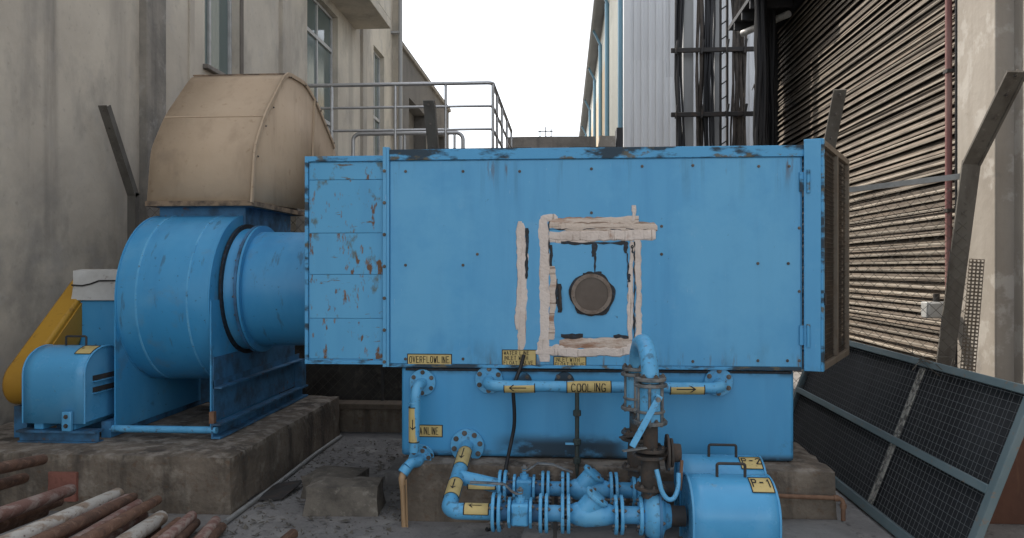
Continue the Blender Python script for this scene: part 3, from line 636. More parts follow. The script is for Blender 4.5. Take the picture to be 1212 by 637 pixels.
for p0, p1 in (((-4.33, FY + .03, 0), (-1.28, FY + .03, 0)), ((-1.28, FY + .03, 0), (2.5, FY + .03, 0)), ((2.5, FY + .03, 0), (K.x - .02, K.y + .04, 0))):
    o = chain(p0, p1, .3, 2.34).build('chain_link_mesh', wire_m, fence); stuff(o)
dw = thing('gap_shade_wall', (-1, 8.5, 0), 'dark wall added behind the fence to darken the gap below the cabinet', 'wall')  # added wall: darkens the view through the fence and blocks light from behind
rough_box((-4.5, 8.35, 0), (2.4, 8.6, 1.35), .35, .02, .02, 31).build('wall', shade_wall_m, dw)
MB().box((-1.85, FY - .03, .3), (-1.82, FY + .0, 2.33)).build('picket', steel_dark, fence)
fb = thing('fence_kerb', (-.5, FY, 0), 'low dark concrete kerb wall with timber beam under the chain link fence', 'kerb')
rough_box((-4.5, FY - .12, 0), (2.6, FY + .16, .24), .3, .01, .012, 4).build('kerb', concrete, fb)
MB().box((-4.4, FY - .22, .243), (2.5, FY + .0, .30)).build('beam', timber_m, fb, bevel=.008)

# ================================================================== PLINTHS
PT = .39
fpl = thing('fan_plinth', (-3.4, 6, 0), 'weathered concrete plinth under the fan with flaking front edge', 'plinth')
rough_box((-4.55, 4.90, 0), (-2.2, 7.35, PT), .09, .010, .016, 11).build('block', concrete, fpl)
p = at(75, 575, 4.885)
rough_box((p.x - .10, 4.868, p.z - .10), (p.x + .10, 4.90, p.z + .095), .03, .004, .004, 2).build('red_patch', red_m, fpl)
tpl = thing('tank_plinth', (.3, 5.8, 0), 'brown stained concrete plinth carrying the blue water tank', 'plinth')
rough_box((-1.06, 4.86, 0), (1.70, 6.9, .375), .10, .008, .014, 13).build('block', concrete, tpl)
pad = thing('pump_pad', (.6, 4.2, 0), 'low concrete pad under the two pumps in front of the tank plinth', 'plinth')
rough_box((-.25, 3.4, 0), (1.72, 4.845, .085), .12, .008, .012, 17).build('slab', concrete_grey, pad)

# ================================================================== CENTRIFUGAL FAN
FXL, FXR, FCY, FCZ, FR = -3.31, -2.59, 6.03, 1.42, .66
fan = thing('centrifugal_fan', (-2.87, FCY, PT), 'large round blue centrifugal fan casing on steel base at left', 'fan')
def circ(x, r, n=72, a0=0, a1=2 * math.pi): return [Vector((x, FCY + r * math.cos(a0 + (a1 - a0) * k / n), FCZ + r * math.sin(a0 + (a1 - a0) * k / n))) for k in range(n)]
def spiral(a): return FR * (1.0 + .05 * math.sin(a + 2.2))
def scroll_ring(x, dr=0): return [Vector((x, FCY + (spiral(t) + dr) * math.cos(t), FCZ + (spiral(t) + dr) * math.sin(t))) for t in [2 * math.pi * k / 96 for k in range(96)]]
sh = MB().rings([scroll_ring(FXL + .012), scroll_ring(FXL + .25, .004), scroll_ring(FXR - .25, .004), scroll_ring(FXR - .012)], False).build('scroll_shell', blue_fan, fan)
for xx in (FXL + .16, FXR - .17):
    MB().rings([scroll_ring(xx - .009, .002), scroll_ring(xx - .006, .0075), scroll_ring(xx + .006, .0075), scroll_ring(xx + .009, .002)], False).build('weld_seam', blue_pipe, sh)
for xx in (FXL, FXR - .012): MB().prism(scroll_ring(xx, .006), (.012, 0, 0)).build('side_plate', blue_fan, fan)
for xx, nm in ((FXL - .006, 0), (FXR + .002, 1)):
    poly = [(xx, 5.40, PT + .05), (xx, 6.72, PT + .05), (xx, 6.72, 1.40), (xx, 5.40, 1.40)]
    MB().prism(poly, (.010, 0, 0)).build('support_plate', blue_fan, fan)
nk = MB(); nk.box((FXL + .02, 5.98, 1.86), (FXR + .02, 7.0, 2.17)); nk.build('discharge_neck', blue_dark, fan, bevel=.006)
MB().box((FXL - .02, 5.93, 2.165), (FXR + .07, 7.05, 2.195)).build('neck_flange', steel_dark, fan)
# dark inner hub behind the open base
MB().box((FXL + .03, 6.66, PT + .04), (FXR - .03, 6.70, 1.2)).build('rear_plate', blue_dark, fan)
# inlet bell
ic = Vector((FXR, 6.05, 1.47))
MB().ring(ic + Vector((.018, 0, 0)), (1, 0, 0), .40, .525, .02, 56).build('inlet_gasket', gasket, fan)
ib = MB().lathe(ic + Vector((.028, 0, 0)), (1, 0, 0), [(0, .490), (.03, .482), (.07, .470), (.115, .464)], 56, False).build('inlet_bell', blue_fan, fan)
fr_ = MB().ring(ic + Vector((.125, 0, 0)), (1, 0, 0), .44, .515, .022, 56).build('inlet_flange', blue_dark, fan)
for k in range(22):
    t = 2 * math.pi * k / 22 + .1
    bolt(fr_, ic + Vector((.114, .495 * math.cos(t), .495 * math.sin(t))), (-1, 0, 0), .010)
# base frame
for xx in (FXR + .03,):
    for z0, hh in ((PT + .055, .085),):
        mb = MB(); mb.box((xx, 5.36, z0 - .05), (xx + .07, 7.25, z0 - .035)); mb.box((xx, 5.36, z0 - .0348), (xx + .012, 7.25, z0 + .045)); mb.box((xx, 5.36, z0 + .0452), (xx + .07, 7.25, z0 + .06)); mb.build('base_channel', blue_dark, fan)
    mb = MB(); mb.box((xx - .018, 5.42, PT + .36), (xx + .05, 7.22, PT + .372)); mb.box((xx - .018, 5.42, PT + .3722), (xx - .006, 7.22, PT + .42)); mb.build('stiffener_rail', blue_dark, fan)
    MB().box((xx - .018, 7.1, PT + .116), (xx + .06, 7.22, PT + .359)).build('rail_post', blue_dark, fan)
    MB().box((xx - .016, 5.36, PT + .116), (xx + .02, 5.40, PT + .2)).build('end_lug', small_rust, fan)
MB().box((FXL - .08, 5.36, PT + .003), (FXL - .008, 7.25, PT + .12)).build('base_channel', blue_dark, fan)
MB().tube([(FXL - .02, 5.385, PT + .065), (FXR + .06, 5.385, PT + .065)], .026, 14).build('cross_tube', blue_pipe, fan)
# right side plate extension below the inlet
MB().prism([(FXR + .014, 5.42, PT + .12), (FXR + .014, 7.1, PT + .12), (FXR + .014, 7.1, PT + .62), (FXR + .014, 6.6, .98), (FXR + .014, 5.42, .98)], (.008, 0, 0)).build('lower_plate', blue_dark, fan)

# ---- discharge cowl (tan sheet elbow)
CX0, CX1 = at(174, 236, 5.9).x, at(297, 240, 5.9).x
cow = thing('discharge_cowl', ((CX0 + CX1) / 2, 6.5, 2.195), 'tan sheet metal discharge elbow with rusty lower edge on top of the fan', 'duct')
zr = CAM_H
prof = [(5.90, zr + .53), (5.96, zr + .97), (6.17, zr + 1.28), (6.66, zr + 1.76), (7.14, zr + 1.78), (7.5, zr + 1.66), (7.72, zr + 1.53), (8.02, zr + 1.36), (8.25, zr + 1.16), (8.3, zr + .95), (7.6, zr + .78), (7.12, zr + .57)]
_top = [Vector(p) for p in prof[:9]]; dense = [tuple(_top[0])]
for i in range(1, 8):      # softly rolled bends between flat sheets
    for q, f in ((i - 1, .24), (i - 1, .09), (i + 1, .09), (i + 1, .24)):
        b_ = _top[i].lerp(_top[q], f); dense.append(tuple(b_.lerp(_top[i - 1].lerp(_top[i + 1], .5), .03 if f < .1 else 0)))
prof = dense + prof[8:]
mb = MB(); n = len(prof)
for i in range(n - 3):
    (y0, za), (y1, zb) = prof[i], prof[i + 1]
    nx = 1; rows = []
    for k in range(nx + 1):
        f = k / nx; x = CX0 + (CX1 - CX0) * f
        b0 = noise.noise(Vector((x * 3, y0 * 2, za * 2))) * 0; b1 = noise.noise(Vector((x * 3, y1 * 2, zb * 2))) * 0
        rows.append((Vector((x, y0 + b0, za)), Vector((x, y1 + b1, zb))))
    for k in range(nx): mb.add([rows[k][0], rows[k+1][0], rows[k+1][1], rows[k][1]], [(0,1,2,3)], True)
shell = mb.build('top_sheet', tan, cow, weld=True); md = shell.modifiers.new('Solidify', 'SOLIDIFY'); md.thickness = .006; md.offset = 0
for X, sg in ((CX0, -1), (CX1, 1)):
    cen = Vector((X + sg * .008, 6.55, zr + .80)); mb = MB(); vs = [Vector((X, y, z)) for y, z in prof]
    mb.add(vs, [list(range(n))])
    s_ = mb.build('side_sheet', tan, cow, weld=True); md = s_.modifiers.new('Solidify', 'SOLIDIFY'); md.thickness = .006; md.offset = 0
    if sg > 0:
        for i in range(0, n - 5):
            a, b = vs[i], vs[i + 1]; MB().bar(a + Vector((.008, 0, 0)), b + Vector((.008, 0, 0)), .035, .016, up=(1, 0, 0)).build('edge_seam', tan, cow)
        MB().bar(vs[17] + Vector((.012, 0, 0)), Vector((X + .018, 7.30, zr + .70)), .018, .02).build('standing_seam', tan, cow)
        for i in range(2, n - 5, 3): bolt(cow, vs[i] + Vector((.02, .03, -.02)), (1, 0, 0), .007, name='rivet')
for (ya, za) in ((6.655, zr + 1.748), (6.165, zr + 1.272)): MB().bar((CX0 + .004, ya, za), (CX1 - .004, ya, za), .014, .007, up=(0, -.7, .7)).build('fold_seam', tan_edge if ya > 6.5 else tan, cow)
MB().box((CX0 - .008, 5.885, zr + .505), (CX1 + .012, 7.1, zr + .545)).build('bottom_flange', tan_edge, cow)
MB().box((CX0 + .05, 5.95, 2.196), (CX1 - .04, 7.05, zr + .5)).build('throat', blue_dark, cow)

# ---- inlet duct between fan and cabinet
duct = thing('inlet_duct', (-2.0, 6.05, 1.47), 'smooth round blue duct joining the fan to the rusty end of the cabinet', 'duct')
dx0 = FXR + .137
MB().lathe((dx0, 6.05, 1.47), (1, 0, 0), [(0, .462), (.06, .462), (.30, .458), (-1.735 - dx0, .450)], 64, False).build('barrel', blue_fan, duct)
df = MB().ring((dx0 + .011, 6.05, 1.47), (1, 0, 0), .44, .512, .018, 56).build('flange', blue_fan, duct)
MB().ring((-1.76, 6.05, 1.47), (1, 0, 0), .44, .49, .03, 56).build('collar', blue_dark, duct)

# ---- belt guard, bearing pedestal, motor with hood
bg = thing('belt_guard', (-3.93, 5.8, PT), 'slanted mustard yellow belt guard leaning up from the motor to the fan shaft', 'belt guard')
def stadium(x, c0, c1, r0, r1, n=12):
    (ya, za), (yb, zb) = c0, c1; th = math.atan2(zb - za, yb - ya); pts = []
    for k in range(n + 1): t = th + math.pi / 2 + math.pi * k / n; pts.append(Vector((x, ya + r0 * math.cos(t), za + r0 * math.sin(t))))
    for k in range(n + 1): t = th - math.pi / 2 + math.pi * k / n; pts.append(Vector((x, yb + r1 * math.cos(t), zb + r1 * math.sin(t))))
    return pts
c0, c1 = (5.44, .78), (6.22, 1.50)
g0 = MB().prism(stadium(-4.10, c0, c1, .165, .13), (.18, 0, 0), True).build('guard_box', yellow_g, bg, bevel=.02)
MB().prism(stadium(-3.919, c0, c1, .12, .09), (.012, 0, 0), True).build('side_cover', yellow_g, bg, bevel=.004)
for k in range(5):
    f = k / 4; y, z = c0[0] + (c1[0] - c0[0]) * f, c0[1] + (c1[1] - c0[1]) * f
    bolt(g0, (-3.92, y + .105, z - .105), (1, 0, 0), .010)
MB().box((-4.04, 5.33, PT), (-3.94, 5.44, .62)).build('foot', blue_dark, bg); MB().box((-4.04, 6.05, PT), (-3.94, 6.15, 1.32)).build('foot', blue_dark, bg)
bp = thing('bearing_pedestal', (-3.6, 6.05, PT), 'blue bearing pedestal topped by a chipped white block between guard and fan', 'pedestal')
px0, px1 = at(97, 380, 6.0).x, FXL - .012
MB().box((px0, 5.92, PT), (px1, 6.35, 1.375)).build('pedestal', blue_fan, bp, bevel=.012)
rough_box((px0 - .02, 5.89, 1.378), (px1 + .0, 6.33, 1.625), .05, .006, .012, 8).build('bearing_cover', white_box, bp)
mb = MB(); pts = [(px0 - .01, 1.50), (px0 + .08, 1.495), (px0 + .15, 1.51), (px0 + .22, 1.535), (px1, 1.54)]
for (xa, za), (xb, zb) in zip(pts[:-1], pts[1:]): mb.bar((xa, 5.882, za), (xb, 5.882, zb), .006, .012)
mb.build('crack', ink, bp)
MB().cyl((-3.9, 6.08, 1.44), (px0 - .02, 6.08, 1.44), .05, 14).build('shaft', steel_dark, bp)

def hood(X0, X1, Y0, Y1, Z0, Z1, flat, n=14):
    """U-shaped sheet cover: vertical sides with a round top; profile in Y-Z"""
    r = (Y1 - Y0) / 2; cy = (Y0 + Y1) / 2; zc = Z1 - r * flat; pts = [(Y0, Z0)]
    for k in range(n + 1):
        t = math.pi - math.pi * k / n; pts.append((cy + r * math.cos(t), zc + r * flat * math.sin(t)))
    pts.append((Y1, Z0)); return pts
def motor(name, X0, X1, Y0, Y1, Z0, Z1, zfoot, label, grp, plate, plate_seed, slots_right=True, flat=.85, plate_u=(.72, .98)):
    m = thing(name, ((X0+X1)/2, (Y0+Y1)/2, zfoot), label, 'motor', grp)
    pr = hood(X0, X1, Y0, Y1, Z0, Z1, flat); N_ = len(pr)
    mb = MB(); k = 6; 
    rows = [[Vector((X0 + (X1 - X0) * i / k, y, z)) for y, z in pr] for i in range(k + 1)]
    for i in range(k):
        for j in range(N_ - 1): mb.add([rows[i][j], rows[i+1][j], rows[i+1][j+1], rows[i][j+1]], [(0,1,2,3)], True)
    h = mb.build('hood', blue_cover, m)
    bm = bmesh.new(); bm.from_mesh(h.data); bmesh.ops.remove_doubles(bm, verts=bm.verts, dist=1e-5); bmesh.ops.recalc_face_normals(bm, faces=bm.faces); bm.to_mesh(h.data); bm.free()
    h.data.set_sharp_from_angle(angle=R(50))
    md = h.modifiers.new('Solidify', 'SOLIDIFY'); md.thickness = .006; md.offset = 0
    for X, nm in ((X0 + .006, 'end_plate'), (X1 - .012, 'end_plate')):
        q = [(X, (y - (Y0+Y1)/2) * .985 + (Y0+Y1)/2, Z0 + .006 + (z - Z0) * .985) for y, z in pr]
        e = MB().prism(q, (.006, 0, 0)).build(nm, blue_cover, m)
        if slots_right and X > X0 + .1:
            for zz in (.42, .58): 
                z = Z0 + (Z1 - Z0) * zz; MB().prism([(X + .0065, Y0 + .1, z - .025), (X + .0065, Y1 - .06, z - .025), (X + .03, Y1 - .06, z - .025), (X + .03, Y0 + .1, z - .025), ][::-1], (0, 0, .006)).build('louvre', blue_cover, e); MB().box((X + .0066, Y0 + .1, z - .018), (X + .0085, Y1 - .06, z + .02)).build('slot', steel_dark, e)
    for X in (X0, X1):   # rolled edge
        MB().tube([(X, y, z) for y, z in pr], .007, 8).build('rolled_edge', blue_cover, m)
    hx0, hx1 = X0 + (X1 - X0) * .36, X0 + (X1 - X0) * .70; hy = (Y0 + Y1) / 2 - .02; zt = Z1 - .004
    MB().tube(fillet([(hx0, hy, zt), (hx0, hy, zt + .075), (hx1, hy, zt + .075), (hx1, hy, zt)], .012, 4), .008, 8).build('handle', steel_dark, m)
    r = (Y1 - Y0) / 2; zc = Z1 - r * flat; cy = (Y0 + Y1) / 2
    def surf(x, t, off): return Vector((x, cy + (r + off) * math.cos(t), zc + (r * flat + off) * math.sin(t)))
    # curved label plate on the shoulder
    xa, xb = X0 + (X1 - X0) * plate_u[0], X0 + (X1 - X0) * plate_u[1]; ta, tb = R(100), R(132); mb = MB(); bd = MB()
    for k in range(6):
        t0, t1 = ta + (tb - ta) * k / 6, ta + (tb - ta) * (k + 1) / 6
        mb.add([surf(xa, t0, .006), surf(xb, t0, .006), surf(xb, t1, .006), surf(xa, t1, .006)], [(0,1,2,3)], True)
    lp = mb.build('label_plate', yellow_l, m)
    for (p, q) in (((xa, ta), (xb, ta)), ((xa, tb), (xb, tb)), ((xa, ta), (xa, tb)), ((xb, ta), (xb, tb))):
        bd.tube([surf(p[0] + (q[0]-p[0]) * f / 4, p[1] + (q[1]-p[1]) * f / 4, .007) for f in range(5)], .0025, 5)
    bd.build('label_border', ink, lp)
    w_ = xb - xa
    lettering(lp, [plate], lambda s, t: surf(xa + .1 * w_ + s, tb - (tb - ta) * ((t + w_ * .62) / (w_ * .62)), .0085), w_ * .30, w_ * .22, .006, 1.5, seed=plate_seed)
    # motor body and feet under the hood
    MB().cyl((X0 + .05, cy, (Z0 + Z1) / 2), (X1 - .05, cy, (Z0 + Z1) / 2), r * .7, 20).build('motor_body', blue_dark, m)
    for X in (X0 + (X1 - X0) * .22, X0 + (X1 - X0) * .74):
        mb = MB(); mb.box((X - .035, Y0 + .02, zfoot + (.09 if zfoot > .3 else 0)), (X + .035, Y1 - .02, Z0 + .08)); mb.build('foot', blue_cover, m, bevel=.008)
    return m
mo = motor('fan_motor', -3.86, -3.40, 5.18, 5.68, .53, 1.06, PT, 'blue hooded fan motor on a channel base in front of the yellow belt guard', None, '-', 3, True, .72)
mb = MB(); mb.box((-3.90, 5.18, PT), (-3.31, 5.26, PT + .012)); mb.box((-3.90, 5.20, PT + .0122), (-3.31, 5.212, PT + .075)); mb.box((-3.90, 5.16, PT + .0752), (-3.31, 5.27, PT + .09)); mb.build('base_rail', blue_dark, mo)
MB().box((-3.90, 5.6, PT), (-3.31, 5.7, PT + .09)).build('base_rail', blue_dark, mo)
MB().box((-3.55, 5.145, .48), (-3.48, 5.174, .62)).build('hold_down_bracket', blue_cover, mo, bevel=.006)
bolt(mo, (-3.515, 5.144, .52), (0, -1, 0), .012); bolt(mo, (-3.515, 5.144, .585), (0, -1, 0), .012)

# ================================================================== AIR WASHER CABINET
CY = 5.0; CL, CM, CR = at(362, 300, CY).x, at(460, 300, CY).x, at(952, 300, CY).x; CZ0, CZ1 = .982, 2.42; CYB = 6.7
cab = thing('air_washer_cabinet', (0, 5.8, CZ0), 'big rectangular blue sheet metal air washer cabinet with a round port', 'cabinet')
MB().box((CM, CY + .004, CZ0), (CR - .01, CYB, CZ1)).build('casing', blue, cab, bevel=.006)
MB().box((CM + .012, CY - .004, CZ0 + .02), (CR - .025, CY + .0035, CZ1 - .075)).build('front_panel', blue, cab, bevel=.002)
MB().box((CM + .008, CY - .016, CZ1 - .068), (CR - .004, CY + .0035, CZ1 + .004)).build('top_trim', blue_trim, cab, bevel=.003)
MB().box((CM + .006, CY - .010, CZ0 - .004), (CR - .02, CY + .0035, CZ0 + .017)).build('bottom_trim', blue_trim, cab, bevel=.002)
for y0, y1 in ((.2, .9), (1.15, 1.5)):
    MB().box((CM + .05 + y0, CY + .05, CZ1 + .0), (CM + .05 + y1, CYB - .2, CZ1 + .018)).build('roof_sealing_strip', gasket, cab)
PZ1, PZ0 = at(410, 187, CY).z, at(410, 430, CY).z
MB().box((CL, CY + .01, PZ0), (CM - .03, CYB - .1, PZ1)).build('end_casing', blue_rust, cab, bevel=.006)
zz = [PZ0 + .028, at(400, 377, CY).z, at(400, 325, CY).z, at(400, 276, CY).z, at(400, 213, CY).z, PZ1 - .03]
for a, b in zip(zz[:-1], zz[1:]): MB().box((CL + .022, CY + .002, a + .0015), (CM - .04, CY + .0095, b - .0015)).build('end_panel', blue_rust, cab, bevel=.002)
fe = MB(); 
fe.box((CL - .004, CY - .012, PZ0 - .006), (CL + .018, CY + .0094, PZ1 + .012)); fe.box((CL + .0182, CY - .010, PZ1 - .024), (CM - .036, CY + .0094, PZ1 + .012)); fe.box((CL + .0182, CY - .009, PZ0 - .006), (CM - .036, CY + .0094, PZ0 + .020))
fe.build('end_frame', blue_trim, cab, bevel=.002)
MB().box((CL + .06, CY + .28, PZ1 + .0005), (CM - .037, CYB - .3, PZ1 + .055)).build('roof_cap', gasket, cab, bevel=.008)
jf = MB().box((CM - .0355, CY - .022, PZ0 - .02), (CM - .012, CY + .03, CZ1 + .02)).box((CM - .0115, CY - .019, PZ0 - .02), (CM + .007, CY + .03, CZ1 + .02)).build('joint_flange', blue, cab, bevel=.002)
for k in range(7): bolt(jf, (CM - .024, CY - .022, at(457, 203 + 37.5 * k, CY).z), (0, -1, 0), .009)
for u, v in ((480,203),(548,203),(480,314),(548,314),(548,425),(480,425),(615,203),(700,200),(760,197),(783,268),(783,301),(820,196),(820,428),(898,197),(934,197),(897,312),(933,312),(897,427),(932,427),(946,270),(946,345),(946,427),(700,252),(565,301)):
    p = at(u, v, CY - .004); s_ = bolt(cab, p, (0, -1, 0), .0075, name='screw')

MB().box((CR - .10, 6.35, .376), (CR - .03, 6.45, CZ0)).build('support_leg', steel_dark, cab)
def ragged(u0, v0, u1, v1, m, th=.010, rag=.007, name='sealant_strip', seed=0, tilt=0, Y=CY - .0045):
    rg = random.Random(seed * 7 + 3); a, b = at(u0, v1, Y), at(u1, v0, Y); w_, h_ = b.x - a.x, b.z - a.z
    vert = h_ > w_; L_ = h_ if vert else w_; n = max(6, int(L_ / .022)); p1, p2 = [], []; o1 = o2 = 0
    for k in range(n + 1):
        f = k / n; o1 = o1 * .6 + rg.uniform(-rag, rag); o2 = o2 * .6 + rg.uniform(-rag, rag)
        if k in (0, n): o1 += (w_ if vert else -h_) * rg.uniform(0, .3); o2 -= (w_ if vert else -h_) * rg.uniform(0, .3)
        e = tilt * (f - .5)
        if vert: z = a.z + h_ * f; p1.append(Vector((a.x + o1 + e, Y, z))); p2.append(Vector((b.x + o2 + e, Y, z)))
        else: x = a.x + w_ * f; p1.append(Vector((x, Y, b.z + o1 + e))); p2.append(Vector((x, Y, a.z + o2 + e)))
    mb = MB(); cr = []
    for k in range(n + 1):
        A, B = p1[k], p2[k]; bul = Vector((0, -th * (1 + .25 * noise.noise(Vector((k * .35, seed, 0)))), 0))
        cr.append([A, A.lerp(B, .12) + bul, A.lerp(B, .5) + bul * (1.1 + .3 * noise.noise(Vector((k * .5, seed, 9)))), A.lerp(B, .88) + bul, B])
    for k in range(n):
        for j in range(4): mb.add([cr[k][j], cr[k+1][j], cr[k+1][j+1], cr[k][j+1]], [(0,1,2,3)], True)
    for k in (0, n): mb.add(cr[k], [(0,1,2,3,4)])
    return mb.build(name, m, cab, weld=True)
S = [(638,257,650,413,sealant),(650,257,756,270,sealant_rust),(664,262,778,275,sealant_rust),(650,272,776,286,sealant),(644,278,700,288,sealant),(743,286,750,402,sealant),(752,284,759,418,sealant),
     (746,243,754,262,sealant),(640,254,660,262,sealant),(650,315,658,402,sealant_rust),(636,402,652,428,sealant),(634,412,754,421,sealant),(662,400,748,413,sealant_rust),(650,408,668,420,sealant),(742,404,762,420,sealant),
     (611,262,617,390,sealant),(614,264,622,300,sealant),(613,300,623,414,sealant),(748,418,752,434,sealant)]
for i, (u0, v0, u1, v1, m_) in enumerate(S): ragged(u0, v0, u1, v1, m_, .0030 + .0016 * (i % 4), .0060, seed=i, tilt=.012 if i % 2 else -.008)
for i, (u0, v0, u1, v1) in enumerate(((650,290,655,315),(746,290,751,300),(659,336,665,370),(742,324,746,334),(664,395,690,402),(738,286,744,300),(700,288,707,304),(702,302,706,322),(664,286,740,290),(649,262,651,300),(657,330,660,360),(690,322,712,328),(742,300,744,340),(750,286,752,400),(622,270,625,330),(650,270,776,272),(748,402,760,412),(726,396,744,401))): ragged(u0, v0, u1, v1, gasket, .006, .006, 'tar_and_edge_shadow', seed=50 + i)  # tar smears and cracks, plus strip-edge shadows drawn as dark lines
MB().box(at(652, 399, CY - .0042), at(742, 288, CY - .0075)).build('access_panel', blue, cab, bevel=.002)
pc = at(700, 348, CY - .008)
pg = MB(); pts = []
for k in range(40): t = 2 * math.pi * k / 40; r = .150 + .034 * noise.noise(Vector((math.cos(t) * 1.9, math.sin(t) * 1.9, 4))); pts.append(Vector((pc.x + r * math.cos(t), CY - .0076, pc.z + r * math.sin(t))))
pg.prism(pts, (0, -.008, 0)); port = pg.build('port_gasket', gasket, cab)
MB().ring(pc + Vector((0, -.018, 0)), (0, 1, 0), .108, .132, .022, 48).build('port_ring', port_ring_m, port)
MB().lathe(pc + Vector((0, -.011, 0)), (0, -1, 0), [(0, .109), (.005, .109)], 40).build('port_glass', port_glass, port)
for k in range(6): t = k * math.pi / 3 + .2; bolt(port, pc + Vector((.12 * math.cos(t), -.029, .12 * math.sin(t))), (0, -1, 0), .0035)
MB().tube([at(662, 338, CY - .02), at(663, 348, CY - .028), at(664, 366, CY - .02)], .008, 8).build('port_handle', steel_dark, cab)
def plate(parent, u0, v0, u1, v1, lines, Y, h, w, sw, ox=.012, gap=1.3, seed=1, skip=0):
    a, b = at(u0, v1, Y), at(u1, v0, Y)
    pb = MB().box((a.x, Y, a.z), (b.x, Y - .0016, b.z)).build('label_plate', ink, parent)
    MB().box((a.x + .006, Y - .00165, a.z + .006), (b.x - .006, Y - .0032, b.z - .006)).build('label_face', yellow_l, pb)
    lettering(pb, lines, lambda s, t: Vector((a.x + ox + s, Y - .0042, b.z - .002 + t)), h, w, sw, gap, seed=seed)
    return pb
plate(cab, 482, 419, 535, 432, ['OVERFLOWLINE'], CY - .0042, .042, .0165, .0045, .016, 1.42, 1)
plate(cab, 594, 414, 635, 434, ['WATER LINE', 'INLET WITH', 'FLOAT VALVE'], CY - .0042, .024, .0135, .0034, .014, 1.38, 2)
plate(cab, 655, 422, 694, 435, ['INLET WITH', 'FLOAT VALVE'], CY - .0042, .023, .0135, .0034, .012, 1.38, 3)

# hinged inlet grille door, swung open to the right
dr = thing('grille_door', (CR, CY, CZ0), 'blue framed mesh inlet door swung open at the right end of the cabinet', 'door')
DA, DB = Vector((CR + .092, CY - .055, 0)), Vector((2.15, 5.94, 0)); dd = (DB - DA).normalized(); dn = Vector((dd.y, -dd.x, 0)); DW = (DB - DA).length
dz0, dz1 = at(970, 440, 4.95).z, at(970, 164, 4.95).z
def dquad(a0, z0, a1, z1, t0, t1):
    P_ = [DA + dd * a0 + dn * t0, DA + dd * a1 + dn * t0, DA + dd * a1 + dn * t1, DA + dd * a0 + dn * t1]
    return [p + Vector((0, 0, z0)) for p in P_], z1 - z0
def dbox(a0, z0, a1, z1, t0, t1, nm, m_, par=None, bevel=.003):
    pl_, h_ = dquad(a0, z0, a1, z1, t0, t1); return MB().prism(pl_, (0, 0, h_)).build(nm, m_, par or dr, bevel=bevel)
# front stile: broad blue sheet facing the yard
st_ = MB().prism([(CR - .012, CY - .032, dz0), (CR + .085, CY - .060, dz0), (CR + .089, CY - .040, dz0), (CR - .008, CY - .012, dz0)], (0, 0, dz1 - dz0)).build('front_stile', blue, dr, bevel=.004)
dbox(.0, dz0, .045, dz1, -.03, .01, 'stile', blue_trim); dbox(DW - .03, dz0, DW, dz1, -.03, .01, 'stile', grille_bar)
dbox(.0451, dz0, DW - .0301, dz0 + .045, -.03, .008, 'bottom_rail', grille_bar); dbox(.0451, dz1 - .04, DW - .0301, dz1, -.03, .008, 'top_rail', grille_bar)
dbox(DW * .5, dz0 + .0451, DW * .5 + .024, dz1 - .0401, -.02, .012, 'mid_bar', grille_bar)
dbox(.046, dz0 + .046, DW - .051, dz1 - .041, -.06, -.035, 'filter_media', grille_m)
wm = MB(); z = dz0 + .06
while z < dz1 - .05: wm.bar(DA + dd * .04 + dn * -.012 + Vector((0,0,z)), DA + dd * (DW - .04) + dn * -.012 + Vector((0,0,z)), .003, .003); z += .032
a_ = .06
while a_ < DW - .05: wm.bar(DA + dd * a_ + dn * -.016 + Vector((0,0,dz0 + .03)), DA + dd * a_ + dn * -.016 + Vector((0,0,dz1 - .03)), .003, .003, up=(1,0,0)); a_ += .032
stuff(wm.build('wire_grid', grille_m, dr))
for v0, v1 in ((201, 228), (384, 411)):
    a, b = at(957, v1, CY - .05), at(957, v0, CY - .05)
    hg = MB().cyl((a.x, CY - .045, a.z), (a.x, CY - .045, b.z), .011, 10).build('hinge', blue_trim, dr)
    MB().box((a.x - .045, CY - .02, a.z + .01), (a.x + .02, CY - .012, b.z - .01)).build('hinge_leaf', blue_trim, hg)
dbox(.02, dz0 + .42, .05, dz0 + .50, .0101, .02, 'latch', steel_dark)

# ================================================================== WATER TANK
TY = 5.03; TL, TR = at(475, 480, TY).x, at(940, 480, TY).x
tank = thing('water_tank', (0.2, 5.8, .376), 'low blue water tank with rounded corners under the cabinet', 'tank')
MB().box((TL, TY, .382), (TR, 6.55, CZ0 - .004)).build('shell', blue_tank, tank, bevel=.022, seg=3)
MB().box((TL + .03, TY - .012, CZ0 - .03), (TR - .02, TY + .02, CZ0 - .012)).build('rim_sealant', gasket, tank, bevel=.004)
MB().box((TL + .04, TY + .02, .3765), (TR - .03, 6.5, .384)).build('base_gasket', rubber, tank)
plate(tank, 484, 503, 524, 517, ['DRAINLINE'], TY - .001, .045, .0150, .0045, .034, 1.38, 5)

